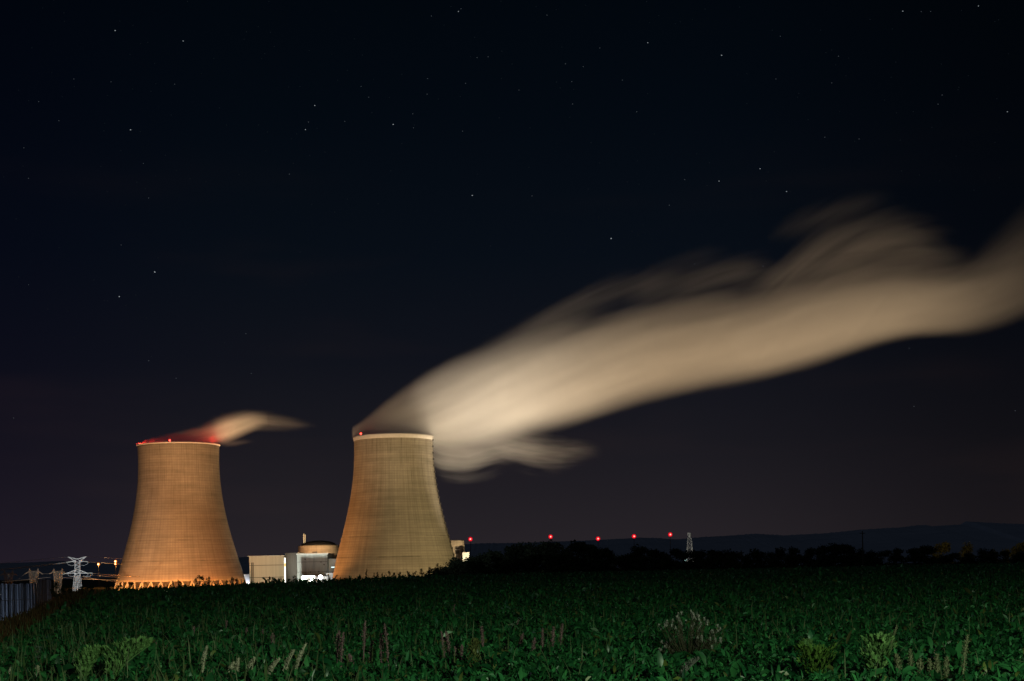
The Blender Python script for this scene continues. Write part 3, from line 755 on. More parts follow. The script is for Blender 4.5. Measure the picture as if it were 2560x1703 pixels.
for (px, py), lab in zip(((1176, 1348), (1376.5, 1342), (1495, 1347), (1585, 1341), (1675.5, 1336.5)), labs):
    p = at(px, py, 3400); o = empty('warning_light', (p.x, p.y, GZ), lab, 'warning light', 'row of red warning lights on the ridge')
    MB().bar((0, 0, 0), (0, 0, p.z - GZ - 2), .9, .5, 8).build('mast', steel_dark, o)
    lh = MB().ball((0, 0, p.z - GZ), 5.0, 14, 8).build('lamp_head', red_far, o, True)  # globe enlarged, its dim red glow imitating a halo round the lamp
    MB().ball((0, -3.9, p.z - GZ), 1.9, 12, 8).build('lamp_core', core_m, lh, True)
# lattice tower
def cw(x, y): return 1660 + x / 11.2, 1300 + y / 11.2
DW = 900.0
wt = at(*cw(712, 360), DW); gz = float(ground_z(wt.x, DW))
white_st = mat("pale_steel", (.62, .62, .58), .6, .2, (.4, .4, .4))
lt = empty('lattice_tower', (wt.x, DW, gz), 'pale floodlit lattice tower with a drum top rising over the dark trees', 'tower')
H = wt.z - gz; mp_ = DW / F / 11.2
zd = at(*cw(712, 500), DW).z - gz; z1 = at(*cw(712, 410), DW).z - gz
drum = MB().lathe([(47 * mp_, z1 - .02), (47 * mp_, zd), (.1, zd)], 24).build('drum', white_st, lt)
MB().lathe([(.1, H), (55 * mp_, H), (55 * mp_, z1), (.1, z1)], 24).build('rim', white_st, drum)
def hwz(z): return (45 + (zd - z) / mp_ * .075) * mp_
lat = MB(); n = 14
for i in range(n):
    za, zb = zd * i / n, zd * (i + 1) / n
    ca = [(sx_ * hwz(za), sy_ * hwz(za), za) for sx_, sy_ in ((-1,-1),(1,-1),(1,1),(-1,1))]
    cb_ = [(sx_ * hwz(zb), sy_ * hwz(zb), zb) for sx_, sy_ in ((-1,-1),(1,-1),(1,1),(-1,1))]
    for k in range(4):
        j = (k + 1) % 4
        lat.bar(ca[k], cb_[k], .15, None, 5); lat.bar(ca[k], cb_[j], .07, None, 4); lat.bar(ca[j], cb_[k], .07, None, 4); lat.bar(cb_[k], cb_[j], .07, None, 4)
lat.build('lattice', white_st, lt)
lamp('flood_light', 'SPOT', (wt.x - 14, DW - 30, gz + 4), 1.8e4, (1, .95, .85), .5, (wt.x, DW, gz + H * .8), 60)
p = at(1713.6, 1399.5, 330)
gz = float(ground_z(p.x, 330))
o = empty('yard_lamp', (p.x, 330, gz), 'tiny cold white lamp shining among the dark trees below the lattice tower', 'lamp')
MB().bar((0, 0, 0), (0, 0, p.z - gz - .2), .08, .06, 8).build('pole', steel_dark, o)
MB().ball((0, 0, p.z - gz), .26, 10, 6).build('lamp_head', emis("cold_lamp_glass", (.6, 1, .95), 3), o, True)

# ------------------------------------------------------------------ pylons and wires
def cp(x, y): return x / 7.142, 1380 + y / 7.142
galv = mat("galvanised_steel", (.72, .72, .70), .5, .1, (.5, .5, .5))
galv_w = mat("weathered_steel", (.55, .47, .38), .6, .2, (.5, .5, .5))
DP = 1400.0
class Flat:
    """lattice drawn in the plane of the pylon: points in the enlarged view's pixels, doubled front and back"""
    def __init__(s, x, D): s.c = at(*cp(x, 380), D); s.D = D; s.gz = GZ; s.mb = MB()
    def q(s, x, y, dy=0):
        p = at(*cp(x, y), s.D); return Vector((p.x - s.c.x, dy, p.z - s.gz))
    def ln(s, a, b, r=.3, dp=(0, 0)):
        for sg in (-1, 1):
            s.mb.bar(s.q(*a, sg * dp[0]), s.q(*b, sg * dp[1]), r, None, 4)
    def truss(s, a0, a1, b0, b1, n, r=.2, dp=1.5):
        """two chords a0-a1 and b0-b1 with zigzag"""
        s.ln(a0, a1, r * 1.4, (dp, dp)); s.ln(b0, b1, r * 1.4, (dp, dp))
        f = lambda p, q, t: (p[0] + (q[0] - p[0]) * t, p[1] + (q[1] - p[1]) * t)
        for i in range(n):
            t0, t1 = i / n, (i + 1) / n
            if i % 2 == 0: s.ln(f(a0, a1, t0), f(b0, b1, t1), r * .8, (dp, dp))
            else: s.ln(f(b0, b1, t0), f(a0, a1, t1), r * .8, (dp, dp))
F1 = Flat(1383, DP)
py_ = empty('pylon', (F1.c.x, DP, GZ), 'bright white lattice pylon with V horns and wide crossarm, tallest of the pylons', 'pylon', 'electricity pylons')
def flush(Fl, name, m, parent):
    o = Fl.mb.build(name, m, parent); Fl.mb = MB(); return o
F1.truss((1345, 165), (1345, 330), (1421, 165), (1421, 330), 5, .17); F1.truss((1345, 330), (1337, 430), (1421, 330), (1428, 430), 3, .17)
F1.truss((1337, 430), (1312, 700), (1378, 430), (1362, 700), 4, .14, 2.2); F1.truss((1388, 430), (1400, 700), (1428, 430), (1455, 700), 4, .14, 2.2)
flush(F1, 'body', galv, py_)
F1.truss((1345, 165), (1215, 88), (1400, 130), (1215, 88), 4, .15); F1.truss((1421, 165), (1538, 84), (1365, 130), (1538, 84), 4, .15)
flush(F1, 'horns', galv, py_)
F1.truss((1345, 150), (1275, 172), (1345, 182), (1275, 172), 3, .2); F1.truss((1421, 150), (1482, 165), (1421, 182), (1482, 165), 3, .2)
flush(F1, 'upper_arm', galv, py_)
F1.truss((1345, 325), (1195, 382), (1345, 382), (1195, 382), 5, .16); F1.truss((1421, 325), (1570, 382), (1421, 382), (1570, 382), 5, .16); F1.ln((1345, 382), (1421, 382), .3, (1.5, 1.5))
flush(F1, 'lower_arm', galv, py_)
def loop(Fl, pts, r, m, parent, name):
    mb = MB(); mb.path([Fl.q(*p) for p in pts], r, 5); return mb.build(name, m, parent)
glass_m = mat("insulator_glass", (.6, .62, .55), .3, .1)
loop(F1, [(1275, 172), (1230, 180), (1190, 185)], .45, glass_m, py_, 'insulator'); loop(F1, [(1482, 165), (1530, 172), (1570, 178)], .3, glass_m, py_, 'insulator')
loop(F1, [(1570, 382), (1610, 376), (1648, 378)], .35, glass_m, py_, 'insulator'); loop(F1, [(1195, 382), (1160, 390), (1120, 396)], .35, glass_m, py_, 'insulator')
for pts in ([(1190, 190), (1220, 225), (1270, 243), (1330, 235)], [(1572, 180), (1560, 215), (1510, 240), (1440, 235)], [(1650, 372), (1650, 410), (1600, 440), (1530, 445)], [(1570, 385), (1565, 420), (1530, 440), (1480, 430)], [(1195, 385), (1230, 430), (1290, 440), (1330, 420)]):
    loop(F1, pts, .13, galv, py_, 'jumper_cable')
def cat(xc, s, D, m, lab, faint=False):
    Fl = Flat(xc, D); o = empty('pylon', (Fl.c.x, D, GZ), lab, 'pylon', 'electricity pylons')
    T = lambda x, y: (xc + (x - 603) * s, 350 + (y - 350) * s + (30 if faint else 0))
    for sg in (-1, 1):
        X_ = lambda x: 603 + sg * x
        Fl.truss(T(X_(85), 352), T(X_(60), 560), T(X_(68), 352), T(X_(38), 560), 6, 0.115, 1.2)
        Fl.truss(T(X_(60), 360), T(X_(10), 545), T(X_(42), 360), T(X_(4), 500), 5, 0.101, 1.2)
        Fl.truss(T(X_(60), 560), T(X_(48), 760), T(X_(14), 560), T(X_(2), 760), 5, 0.115, 1.6)
    flush(Fl, 'frame', m, o)
    for sg in (-1, 1):
        X_ = lambda x: 603 + sg * x
        Fl.truss(T(X_(90), 350), T(X_(76), 296), T(X_(62), 350), T(X_(76), 296), 3, 0.101, .6)
    flush(Fl, 'peak', m, o)
    Fl.truss(T(520, 343), T(690, 343), T(520, 360), T(690, 360), 7, 0.101, 1.0)
    for sg in (-1, 1):
        X_ = lambda x: 603 + sg * x
        Fl.truss(T(X_(85), 343), T(X_(165), 395), T(X_(85), 360), T(X_(160), 398), 4, 0.108, .8)
    flush(Fl, 'crossarm', m, o)
    for dx in (-14, 0, 14):
        loop(Fl, [T(603 + dx, 362), T(603 + dx, 440)], .12, glass_m, o, 'insulator')
    return o
cat(603, 1.0, 1500, galv_w, 'weathered cat-head pylon with U-shaped window, middle of the three small ones')
cat(1035, .96, 1500, galv_w, 'weathered cat-head pylon with U-shaped window, nearest the tall white pylon')
cat(152, .95, 1560, mat("rusty_steel", (.20, .13, .09), .7, .2), 'faint rusty cat-head pylon at the left edge of the picture', True)
lamp('flood_light', 'SPOT', (F1.c.x + 20, DP - 80, GZ + 3), 1.9e5, (.95, .98, 1), 1, (F1.c.x, DP, GZ + 26), 45)
lamp('flood_light', 'SPOT', (at(115, 1440, 1400).x, 1410, GZ + 3), .55e5, (1, .72, .45), 1, (at(115, 1440, 1500).x, 1500, GZ + 22), 60)
wire_m = mat("aluminium_cable", (.30, .29, .28), .5, .1)
def wire(pts, r, lab, D0=1400, D1=1400, m=wire_m):
    """pts in enlarged-view pixels; a sagging cable"""
    n = 24; xs_ = [p[0] for p in pts]; ys_ = [p[1] for p in pts]
    P_ = []
    for i in range(n + 1):
        t = i / n; x = xs_[0] + (xs_[-1] - xs_[0]) * t; y = float(np.interp(t, np.linspace(0, 1, len(ys_)), ys_)) if len(ys_) != 3 else (1-t)**2*ys_[0] + 2*t*(1-t)*ys_[1] + t*t*ys_[2]
        P_.append(at(*cp(x, y), D0 + (D1 - D0) * t))
    o0 = P_[0]; mb = MB(); mb.path([p - o0 for p in P_], r, 4)
    o = mb.build('power_line', m, None, False, o0); tag(o, lab, 'power line', 'overhead power lines'); return o
dimw = mat("dull_cable", (.22, .2, .19), .6, .1)
wire([(1215, 90), (700, 150), (-250, 232)], .12, 'thin earth wire running left from the white pylon\'s left horn', 1400, 1250, dimw)
wire([(1190, 185), (600, 268), (-250, 338)], .26, 'pale cable running left from the white pylon\'s upper arm', 1400, 1250)
wire([(1195, 196), (600, 284), (-250, 360)], .16, 'thin lower cable running left from the white pylon\'s upper arm', 1400, 1250, dimw)
wire([(1572, 178), (1850, 202), (2185, 216)], .26, 'cable from the white pylon\'s upper right arm to the left tower', 1400, 1540)
wire([(1538, 86), (1800, 100), (2240, 126)], .1, 'thin earth wire from the white pylon\'s right horn', 1400, 1540, dimw)
wire([(1650, 384), (1950, 412), (2500, 444)], .34, 'thick pale cable from the white pylon\'s lower right arm', 1400, 1535)
wire([(1600, 410), (1900, 435), (2140, 452)], .2, 'second cable below the thick pale one, right of the white pylon', 1400, 1535)
wire([(1110, 455), (1600, 492), (2110, 506)], .26, 'low cable passing behind the legs of the white pylon', 1450, 1540)
wire([(30, 530), (450, 505), (905, 448)], .30, 'bright sagging cable between the small cat-head pylons', 1480, 1500)
wire([(330, 492), (390, 440), (436, 400)], .16, 'short steep cable up to the left arm of the middle cat-head pylon', 1500, 1500)
wire([(740, 385), (800, 395), (880, 388)], .2, 'short sagging cable between the two lit cat-head pylons', 1500, 1500)
wire([(1170, 390), (1400, 470), (2080, 540)], .12, 'lowest dull cable right of the white pylon', 1450, 1540, dimw)

# ------------------------------------------------------------------ plank fences at the left
def fence(px0, px1, yt0, yt1, Y0, Y1, m, lab, nb, hgt):
    a, b = at(px0, yt0, Y0), at(px1, yt1, Y1)
    o = empty('fence', ((a.x + b.x) / 2, (a.y + b.y) / 2, (a.z + b.z) / 2 - hgt), lab, 'fence', 'board fences at the left')
    me_v, me_f, tints = [], [], []
    mb = MB(); c = o.location
    for i in range(nb):
        t0, t1 = i / nb, (i + .93) / nb
        p, q = a.lerp(b, t0) - c, a.lerp(b, t1) - c
        dz = rnd.uniform(-.12, .12); off = rnd.choice((0, .06, -.08, .12))
        n = len(mb.v)
        for pt, dd in ((p, 0), (q, 0), (q, .06), (p, .06)):
            mb.v.append((pt.x, pt.y + dd + off, pt.z - hgt))
        for pt, dd in ((p, 0), (q, 0), (q, .06), (p, .06)):
            mb.v.append((pt.x, pt.y + dd + off, pt.z + dz))
        mb.f += [tuple(n + k for k in qd) for qd in ((0,3,2,1),(4,5,6,7),(0,1,5,4),(1,2,6,5),(2,3,7,6),(3,0,4,7))]
        g_ = rnd.choice((.25, .5, .8, 1.0, 1.3)) ; tints += [(.25 * g_, .29 * g_, .36 * g_)] * 6
    np_mesh('boards', np.array(mb.v), np.array(mb.f), m, np.array(tints), o)
    rl = MB()
    for fz in (.3, .8):
        rl.bar(a - c + Vector((0, .3, -hgt * fz)), b - c + Vector((0, .3, -hgt * fz)), .06, None, 4)
    rl.build('rail', steel_dark, o)
    return o
board = attr_mat("weathered_board", .8)
fence(-160, 91, 1461, 1459.5, 200, 250, board, 'blue-grey fence of uneven vertical boards at the left edge', 120, 9)
fence(91.5, 128, 1447, 1450, 290, 310, board, 'darker taller board fence right of the blue-grey one', 22, 11)
lamp('yard_light', 'SPOT', (at(40, 1440, 170).x, 150, 4), 3.6e5, (.68, .79, 1), .4, at(45, 1470, 240), 80)

# ------------------------------------------------------------------ leaves
def leaf_template(nx=2, ny=3):
    """folded arching leaf: 3 across, ny+1 along"""
    wv = [.35, 1.0, .8, .08] if ny == 3 else np.interp(np.linspace(0, 1, ny + 1), [0, .35, .75, 1], [.3, 1, .8, .06])
    v = []
    for j in range(ny + 1):
        for i in (-1, 0, 1):
            v.append((i * .5 * wv[j], j / ny, (0.10 if i else 0.0) * wv[j]))
    f = []
    for j in range(ny):
        for i in range(2):
            k = j * 3 + i; f.append((k, k + 1, k + 4, k + 3))
    return np.array(v), np.array(f)

def scatter_leaves(base, length, width, yaw, pitch, bend, roll, tint, name, m, parent=None, loc=None, ny=3):
    T, Fq = leaf_template(2, ny); n = len(base); k = len(T)
    x = T[:, 0][None] * width[:, None]; s = T[:, 1][None]; zf = T[:, 2][None] * width[:, None]
    ang_ = pitch[:, None] - bend[:, None] * s          # local elevation angle along the leaf
    # integrate an arc
    ss = np.linspace(0, 1, ny + 1)
    el = pitch[:, None] - bend[:, None] * ss[None]
    seg = length[:, None] / ny
    py = np.concatenate([np.zeros((n, 1)), np.cumsum(np.cos(el[:, :-1]) * seg, 1)], 1); pz = np.concatenate([np.zeros((n, 1)), np.cumsum(np.sin(el[:, :-1]) * seg, 1)], 1)
    jj = np.repeat(np.arange(ny + 1), 3)
    Y = py[:, jj] - np.sin(ang_) * zf; Z = pz[:, jj] + np.cos(ang_) * zf
    X = x * np.cos(roll[:, None]); Z = Z + x * np.sin(roll[:, None])
    c, s_ = np.cos(yaw)[:, None], np.sin(yaw)[:, None]
    V = np.stack([X * c - Y * s_, X * s_ + Y * c, Z], -1) + base[:, None, :]
    FF = (Fq[None] + (np.arange(n) * k)[:, None, None]).reshape(-1, 4)
    return np_mesh(name, V.reshape(-1, 3), FF, m, np.repeat(tint, len(Fq), 0), parent, True, loc)

def tints(n, c0, c1, jit=.25):
    t = rng.random((n, 1)); c = np.array(c0)[None] * (1 - t) + np.array(c1)[None] * t
    return np.clip(c * (1 + jit * (rng.random((n, 1)) * 2 - 1)), 0, 1)

leaf_m = attr_mat("beet_leaf", .38, .5)
def field_band(Y0, Y1, plants, per, ln, name):
    n = int(plants)
    Y = np.sqrt(rng.random(n) * (Y1**2 - Y0**2) + Y0**2); a = rng.uniform(-.47, .45, n)
    X = a * Y
    Yc = np.interp(a, cr_a, cr_Y)
    bankd = np.interp(a, [px_a(-100), px_a(120), px_a(330), px_a(500)], [.82, .82, .98, 1.06])
    keep = Y < np.minimum(Yc * bankd + 3 * (rng.random(n) - .5), Yc + 6)
    # thin and thick patches
    patch = .5 + .5 * np.sin(X * .9 + 1.3 * np.sin(Y * .35)) * np.sin(Y * .6 + np.sin(X * .4))
    keep &= rng.random(n) < .55 + .6 * patch
    X, Y = X[keep], Y[keep]; n = len(X); Z = ground_z(X, Y)
    sz = rng.uniform(.5, 1.0, n) + .6 * (rng.random(n) < .12) * rng.random(n)
    rep = lambda v: np.repeat(v, per)
    m = n * per
    yaw = rep(rng.uniform(0, 6.28, n)) + np.tile(np.arange(per) * 2.4, n) + rng.normal(0, .3, m)
    length = rep(sz) * ln * rng.uniform(.7, 1.3, m)
    base = np.stack([rep(X) + rng.normal(0, .05, m), rep(Y) + rng.normal(0, .05, m), rep(Z) + rng.uniform(0.0, .16, m) * rep(sz)], 1)
    t = tints(m, (.007, .058, .021), (.038, .165, .052), .55)
    odd = rng.random(m) < .035; t[odd] = tints(int(odd.sum()), (.10, .13, .03), (.12, .12, .05))
    return base, length, length * rng.uniform(.26, .46, m), yaw, rng.uniform(.6, 1.5, m), rng.uniform(.3, 2.2, m), rng.normal(0, .6, m), t
parts_ = [field_band(15, 50, 25000, 9, .155, ''), field_band(48, 115, 42000, 4, .225, ''), field_band(112, 262, 40000, 3, .4, '')]
allp = [np.concatenate([p[i] for p in parts_]) for i in range(8)]
crop = scatter_leaves(*allp, name='beet_crop', m=leaf_m); tag(crop, kind='stuff')

# dry brown grass on the bank at the left and thin weeds through the crop
grass_m = attr_mat("dry_grass", .8, .1)
n = 17000
a = np.concatenate([rng.uniform(-.46, px_a(215), 9000), rng.uniform(-.4, .4, n - 9000)])
Yc = np.interp(a, cr_a, cr_Y)
bank = np.arange(n) < 9000
Y = np.where(bank, Yc * rng.uniform(.74, 1.06, n), Yc * rng.uniform(.12, 1.02, n)); X = a * Y; Z = ground_z(X, Y)
ln = np.where(bank, rng.uniform(.2, .5, n), rng.uniform(.25, .5, n))
tn = np.where(bank[:, None], tints(n, (.07, .035, .018), (.11, .06, .03)), tints(n, (.05, .09, .03), (.10, .11, .06)))
gr = scatter_leaves(np.stack([X, Y, Z], 1), ln, np.where(bank, .03, .018) * (1 + Y / 60), rng.uniform(0, 6.28, n), rng.uniform(1.1, 1.55, n), rng.uniform(0, .7, n), rng.normal(0, .1, n), tn, 'wild_grass', grass_m)
tag(gr, kind='stuff')

# pale grass blades and stems through the nearest strip, thickest at the left
n = 1100
a = np.where(rng.random(n) < .6, rng.uniform(-.42, -.14, n), rng.uniform(-.4, .42, n)); Y = rng.uniform(15.5, 46, n); X = a * Y; Z = ground_z(X, Y) + .05
tn = tints(n, (.05, .11, .045), (.20, .21, .13), .4)
g2 = scatter_leaves(np.stack([X, Y, Z], 1), rng.uniform(.3, .66, n), rng.uniform(.007, .016, n), rng.uniform(0, 6.28, n), rng.uniform(.9, 1.56, n), rng.uniform(0, 1.5, n), rng.normal(0, .2, n), tn, 'tall_grass', grass_m, ny=3)
tag(g2, kind='stuff')

# ------------------------------------------------------------------ trees and bushes
fol_m = attr_mat("tree_foliage", .75, .15)
bark = mat("bark", (.05, .04, .03), .95, .3, (2, 2, .5))
def crown_quads(blobs, n, size, c0, c1):
    """leaf clumps spread through overlapping blobs (x,y,z,rx,rz): many small faces, denser near the surface"""
    B = np.array(blobs); wgt = B[:, 3]**2 * B[:, 4]; idx = rng.choice(len(B), n, p=wgt / wgt.sum())
    d = rng.normal(size=(n, 3)); d /= np.linalg.norm(d, axis=1)[:, None]
    r = rng.random(n)**.42 * rng.uniform(.82, 1.12, n)
    c = B[idx][:, :3] + d * r[:, None] * np.stack([B[idx][:, 3], B[idx][:, 3], B[idx][:, 4]], 1)
    u = rng.normal(size=(n, 3)); u /= np.linalg.norm(u, axis=1)[:, None]
    v = np.cross(u, rng.normal(size=(n, 3))); v /= np.linalg.norm(v, axis=1)[:, None]
    s = size * rng.uniform(.5, 1.3, n)[:, None]
    V = np.stack([c - u * s, c - v * s * .55, c + u * s, c + v * s * .55], 1)
    return V.reshape(-1, 3), np.arange(4 * n).reshape(-1, 4), tints(n, c0, c1, .3)
def make_tree(n, size, spread, c0, c1, trunk_h=.3, nb=11, tall=1.0):
    """unit-height tree at the origin"""
    blobs = []
    for k in range(nb):
        t = rnd.uniform(0, 6.28); rr_ = spread * math.sqrt(rnd.random()) * .75; z = rnd.uniform(trunk_h + .05, .86)
        rr_ *= math.sin(min(1, (1.02 - z) / .55) * 1.57)
        blobs.append((rr_ * math.cos(t), rr_ * math.sin(t), z, rnd.uniform(.10, .19), rnd.uniform(.09, .15)))
    V, Fq, tn = crown_quads(blobs, n, size, c0, c1)
    tr = MB(); tr.path([(0, 0, -.05), (.01, 0, trunk_h * .6), (.0, .01, trunk_h * 1.3), (.01, 0, .7)], [.022, .018, .014, .004], 6)
    for bl in blobs[:7]:
        z0 = trunk_h * rnd.uniform(.6, 1.3); tr.path([(0, 0, z0), (bl[0] * .5, bl[1] * .5, (z0 + bl[2]) / 2 + .02), bl[:3]], [.010, .007, .003], 5)
    return V, Fq, tn, tr
protos = []
G0, G1 = (.012, .018, .009), (.03, .04, .016)
for k in range(7):
    V, Fq, tn, tr = make_tree(1500, .032, [.34, .42, .28, .38, .46, .32, .4][k], G0, G1, [.16, .12, .2, .1, .14, .22, .1][k], [12, 14, 9, 13, 15, 10, 14][k])
    protos.append((V, Fq, tn, tr))
mesh_cache = {}
def plant_tree(k, base, height, wscale, lab, group, name='tree', cat='tree', cols=None):
    o = empty(name, base, lab, cat, group)
    key = (k, cols)
    if key not in mesh_cache:
        V, Fq, tn, tr = protos[k]
        if cols: tn = tints(len(Fq), *cols)
        c = np_mesh('crown', V, Fq, fol_m, tn, o); t = tr.build('trunk', bark, o); mesh_cache[key] = (c, t)
    else:
        for src in mesh_cache[key]:
            q = src.copy(); col.objects.link(q); q.parent = o
    o.scale = (height * wscale, height * wscale, height); o.rotation_euler = (0, 0, rnd.uniform(0, 6.28))
    return o
# tree line: top of each tree as measured along the silhouette (photo x, row)
sil = [(1102,1410),(1118,1402),(1135,1394),(1152,1388),(1172,1383),(1190,1386),(1212,1381),(1232,1374),(1256,1374),(1280,1364),(1308,1356),(1334,1350),(1362,1352),(1388,1352),(1412,1357),
       (1442,1350),(1464,1357),(1486,1366),(1512,1368),(1540,1372),(1562,1375),(1582,1369),(1602,1363),(1634,1371),(1656,1371),(1688,1363),(1712,1372),(1734,1366),(1752,1374),(1768,1381),(1786,1373),
       (1802,1363),(1832,1372),(1862,1378),(1900,1367),(1930,1373),(1952,1360),(1982,1367),(2008,1372),(2030,1362),(2058,1355),(2086,1357),(2114,1359),(2138,1362),(2160,1371),(2186,1376),(2212,1374),
       (2240,1369),(2284,1369),(2312,1362),(2342,1380),(2386,1380),(2420,1380),(2458,1367),(2484,1369),(2514,1374),(2548,1378),(2590,1372)]
marks = [(1145,'next to the right tower'),(1376,'under the second red light'),(1495,'under the third red light'),(1585,'under the fourth red light'),(1675,'under the highest red light'),(1723,'by the lattice tower'),(2110,'amid the right half'),(2360,'below the yellow-lit trees'),(2540,'near the right edge')]
ordw = ['first','second','third','fourth','fifth','sixth','seventh','eighth','ninth','tenth','eleventh','twelfth']
cnt = {}
shapes = ['broad round-topped','low wide','narrow upright','ragged','spreading','tall open','bushy']
for i, (x, y) in enumerate(sil):
    Yt = rnd.uniform(300, 420)
    if x < 1180: Yt = rnd.uniform(300, 340)
    p = at(x, y, Yt); gz = float(ground_z(p.x, Yt)); k = rnd.randrange(7)
    mk = min(marks, key=lambda q: abs(q[0] - x)); c = cnt[mk[1]] = cnt.get(mk[1], 0) + 1
    hgt = (p.z - gz) * 1.04
    plant_tree(k, (p.x, Yt, gz - .1), hgt, rnd.uniform(.95, 1.25), f'{shapes[k]} dark tree {mk[1]}, {ordw[c-1]} there from left', 'dark trees along the far edge of the field')
# lower fill trees in front of the line
low = [(1092,1421),(1128,1412),(1160,1405),(1200,1400),(1245,1396),(1292,1390),(1345,1384),(1400,1384),(1452,1386),(1500,1392),(1552,1394),(1610,1390),(1662,1390),(1722,1394),(1775,1395),(1825,1391),(1880,1392),(1940,1388),(2000,1388),(2060,1384),(2120,1384),(2180,1389),(2240,1388),(2300,1384),(2360,1384),(2420,1385),(2480,1384),(2540,1386)]
for i, (x, y) in enumerate(low):
    Yt = rnd.uniform(262, 295); p = at(x, y, Yt); gz = float(ground_z(p.x, Yt)); k = (1, 3, 4, 6)[i % 4]
    mk = min(marks, key=lambda q: abs(q[0] - x)); key = 'low' + mk[1]; c = cnt[key] = cnt.get(key, 0) + 1
    plant_tree(k, (p.x, Yt, gz - .1), (p.z - gz) * 1.05, rnd.uniform(1.9, 2.4), f'low dark shrub tree {mk[1]}, {ordw[c-1]} there from left', 'low shrub trees in front of the tree line', 'shrub_tree')
# lamplit trees at the right
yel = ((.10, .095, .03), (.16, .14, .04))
for x, y, k, wsc, lab in ((2358, 1354, 4, 1.5, 'yellow-green lamplit tree with a wide flat crown, left of two'), (2416, 1352, 1, 1.35, 'yellow-green lamplit round tree, right of two'),
                  (2528, 1358, 3, 1.3, 'amber lamplit tree at the right edge of the photo'), (2556, 1354, 4, 1.3, 'taller amber lamplit tree cut by the right edge'), (2482, 1376, 6, .7, 'small dull amber tree between the lamplit ones')):
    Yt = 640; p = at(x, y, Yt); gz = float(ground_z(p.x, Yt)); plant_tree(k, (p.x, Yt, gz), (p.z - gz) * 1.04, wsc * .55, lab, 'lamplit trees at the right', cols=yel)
for x in (2365, 2540):
    q = at(x, 1330, 590); lamp('street_light', 'POINT', (q.x - 6, 600, q.z - 4), 2600, (1, .72, .3), .5)

# bushes on the crest in front of the works
def bush(px, ytop, ybase, wpx, lab, n=420, slim=False):
    a_ = ang(px, ybase)[0]; D = float(np.interp(a_, cr_a, cr_Y)) + rnd.uniform(0, 1.5); b = Vector((a_ * D, D, float(ground_z(a_ * D, D))))
    Hh = at(px, ytop, D).z - b.z; Wd = wpx / F * D
    bl = []
    for k in range(7):
        z = rnd.uniform(.2, .85); rr_ = Wd * .5 * math.sqrt(rnd.random()) * (1.1 - z * .8 if slim else 1.05 - .4 * z); t = rnd.uniform(0, 6.28)
        if k == 0: z, rr_ = .86, rr_ * .3
        bl.append((rr_ * math.cos(t), rr_ * math.sin(t), z * Hh, Wd * .18, Hh * .16))
    V, Fq, tn = crown_quads(bl, n, max(.035, Wd * .055), G0, G1)
    o = empty('bush', b, lab, 'bush', 'bushes on the crest before the works')
    np_mesh('foliage', V, Fq, fol_m, tn, o)
    st = MB()
    for q in bl[:5]: st.path([(0, 0, -.1), (q[0] * .4, q[1] * .4, q[2] * .5), q[:3]], [Wd * .02, Wd * .015, Wd * .006], 4)
    st.build('stem', bark, o)
    return o
for px, yt, yb, wp, lab, sl in (
    (300,1462,1470,22,'low bush at the left foot of the left tower',0),(325,1454,1470,24,'rounded dark bush left of the glowing arches',0),(268,1462,1472,26,'low ragged bush left of the left tower',0),(230,1464,1474,30,'low wide bush right of the white pylon',0),
    (448,1449,1466,18,'small round bush before the middle of the arches',0),(432,1451,1466,5,'thin upright sapling beside the small round bush',1),(500,1437,1463,28,'largest bush before the glowing arches, left half',0),(522,1440,1462,20,'largest bush before the glowing arches, right half',0),
    (490,1449,1462,8,'short sprig left of the largest arch bush',0),(566,1450,1460,10,'small bush left of the pair at the arches\' right end',0),(583,1442,1460,16,'taller bush at the right end of the arches',0),(592,1446,1459,10,'low bush right of the tall arch-end bush',0),(612,1450,1458,8,'small sprig between left tower and cream hall',1),
    (676,1441,1456,14,'leafy young tree before the cream hall',0),(686,1450,1456,12,'low bush right of the cream hall\'s young tree',0),(702,1446,1454,18,'round bush below the bright stair slot',0),(738,1438,1454,17,'dense round bush before the grey block',0),(723,1447,1454,14,'flat bush left of the dense round one',0),(756,1447,1452,8,'tiny bush before the floodlit concrete',0),
    (785,1443,1451,9,'small bush just left of the white floodlight',0),(824,1443,1449,12,'low bush right of the white floodlight',0),
    (916,1421,1445,9,'slim pointed sapling before the right tower',1),(936,1432,1445,5,'thin sprig right of the slim sapling',1),(944,1430,1445,6,'second thin sprig right of the slim sapling',1),(955,1432,1444,9,'small conical bush before the right tower',1),(973,1427,1444,11,'open wispy bush before the right tower',1),(987,1431,1444,10,'small ragged bush before the right tower',0),
    (1002,1429,1443,14,'dense low bush before the tower\'s right half',0),(1020,1427,1442,18,'wide bush at the left end of the hedge',0),(1038,1427,1441,18,'bush second in the hedge rising to the right',0),(1056,1422,1440,22,'bush third in the hedge rising to the right',0),(1075,1417,1439,26,'bush fourth in the hedge, under the tower\'s edge',0),(1092,1408,1438,26,'tallest bush of the hedge, next to the trees',0)):
    bush(px, yt, yb, wp, lab, 420, sl)
# bushes above the bank
for px, yt, yb, wp, lab in ((172,1462,1482,40,'dark bush at the foot of the white pylon'),(140,1452,1490,34,'dark bush between fence and white pylon'),(205,1466,1478,30,'low bush right of the white pylon\'s feet')):
    bush(px, yt, yb, wp, lab, 420)

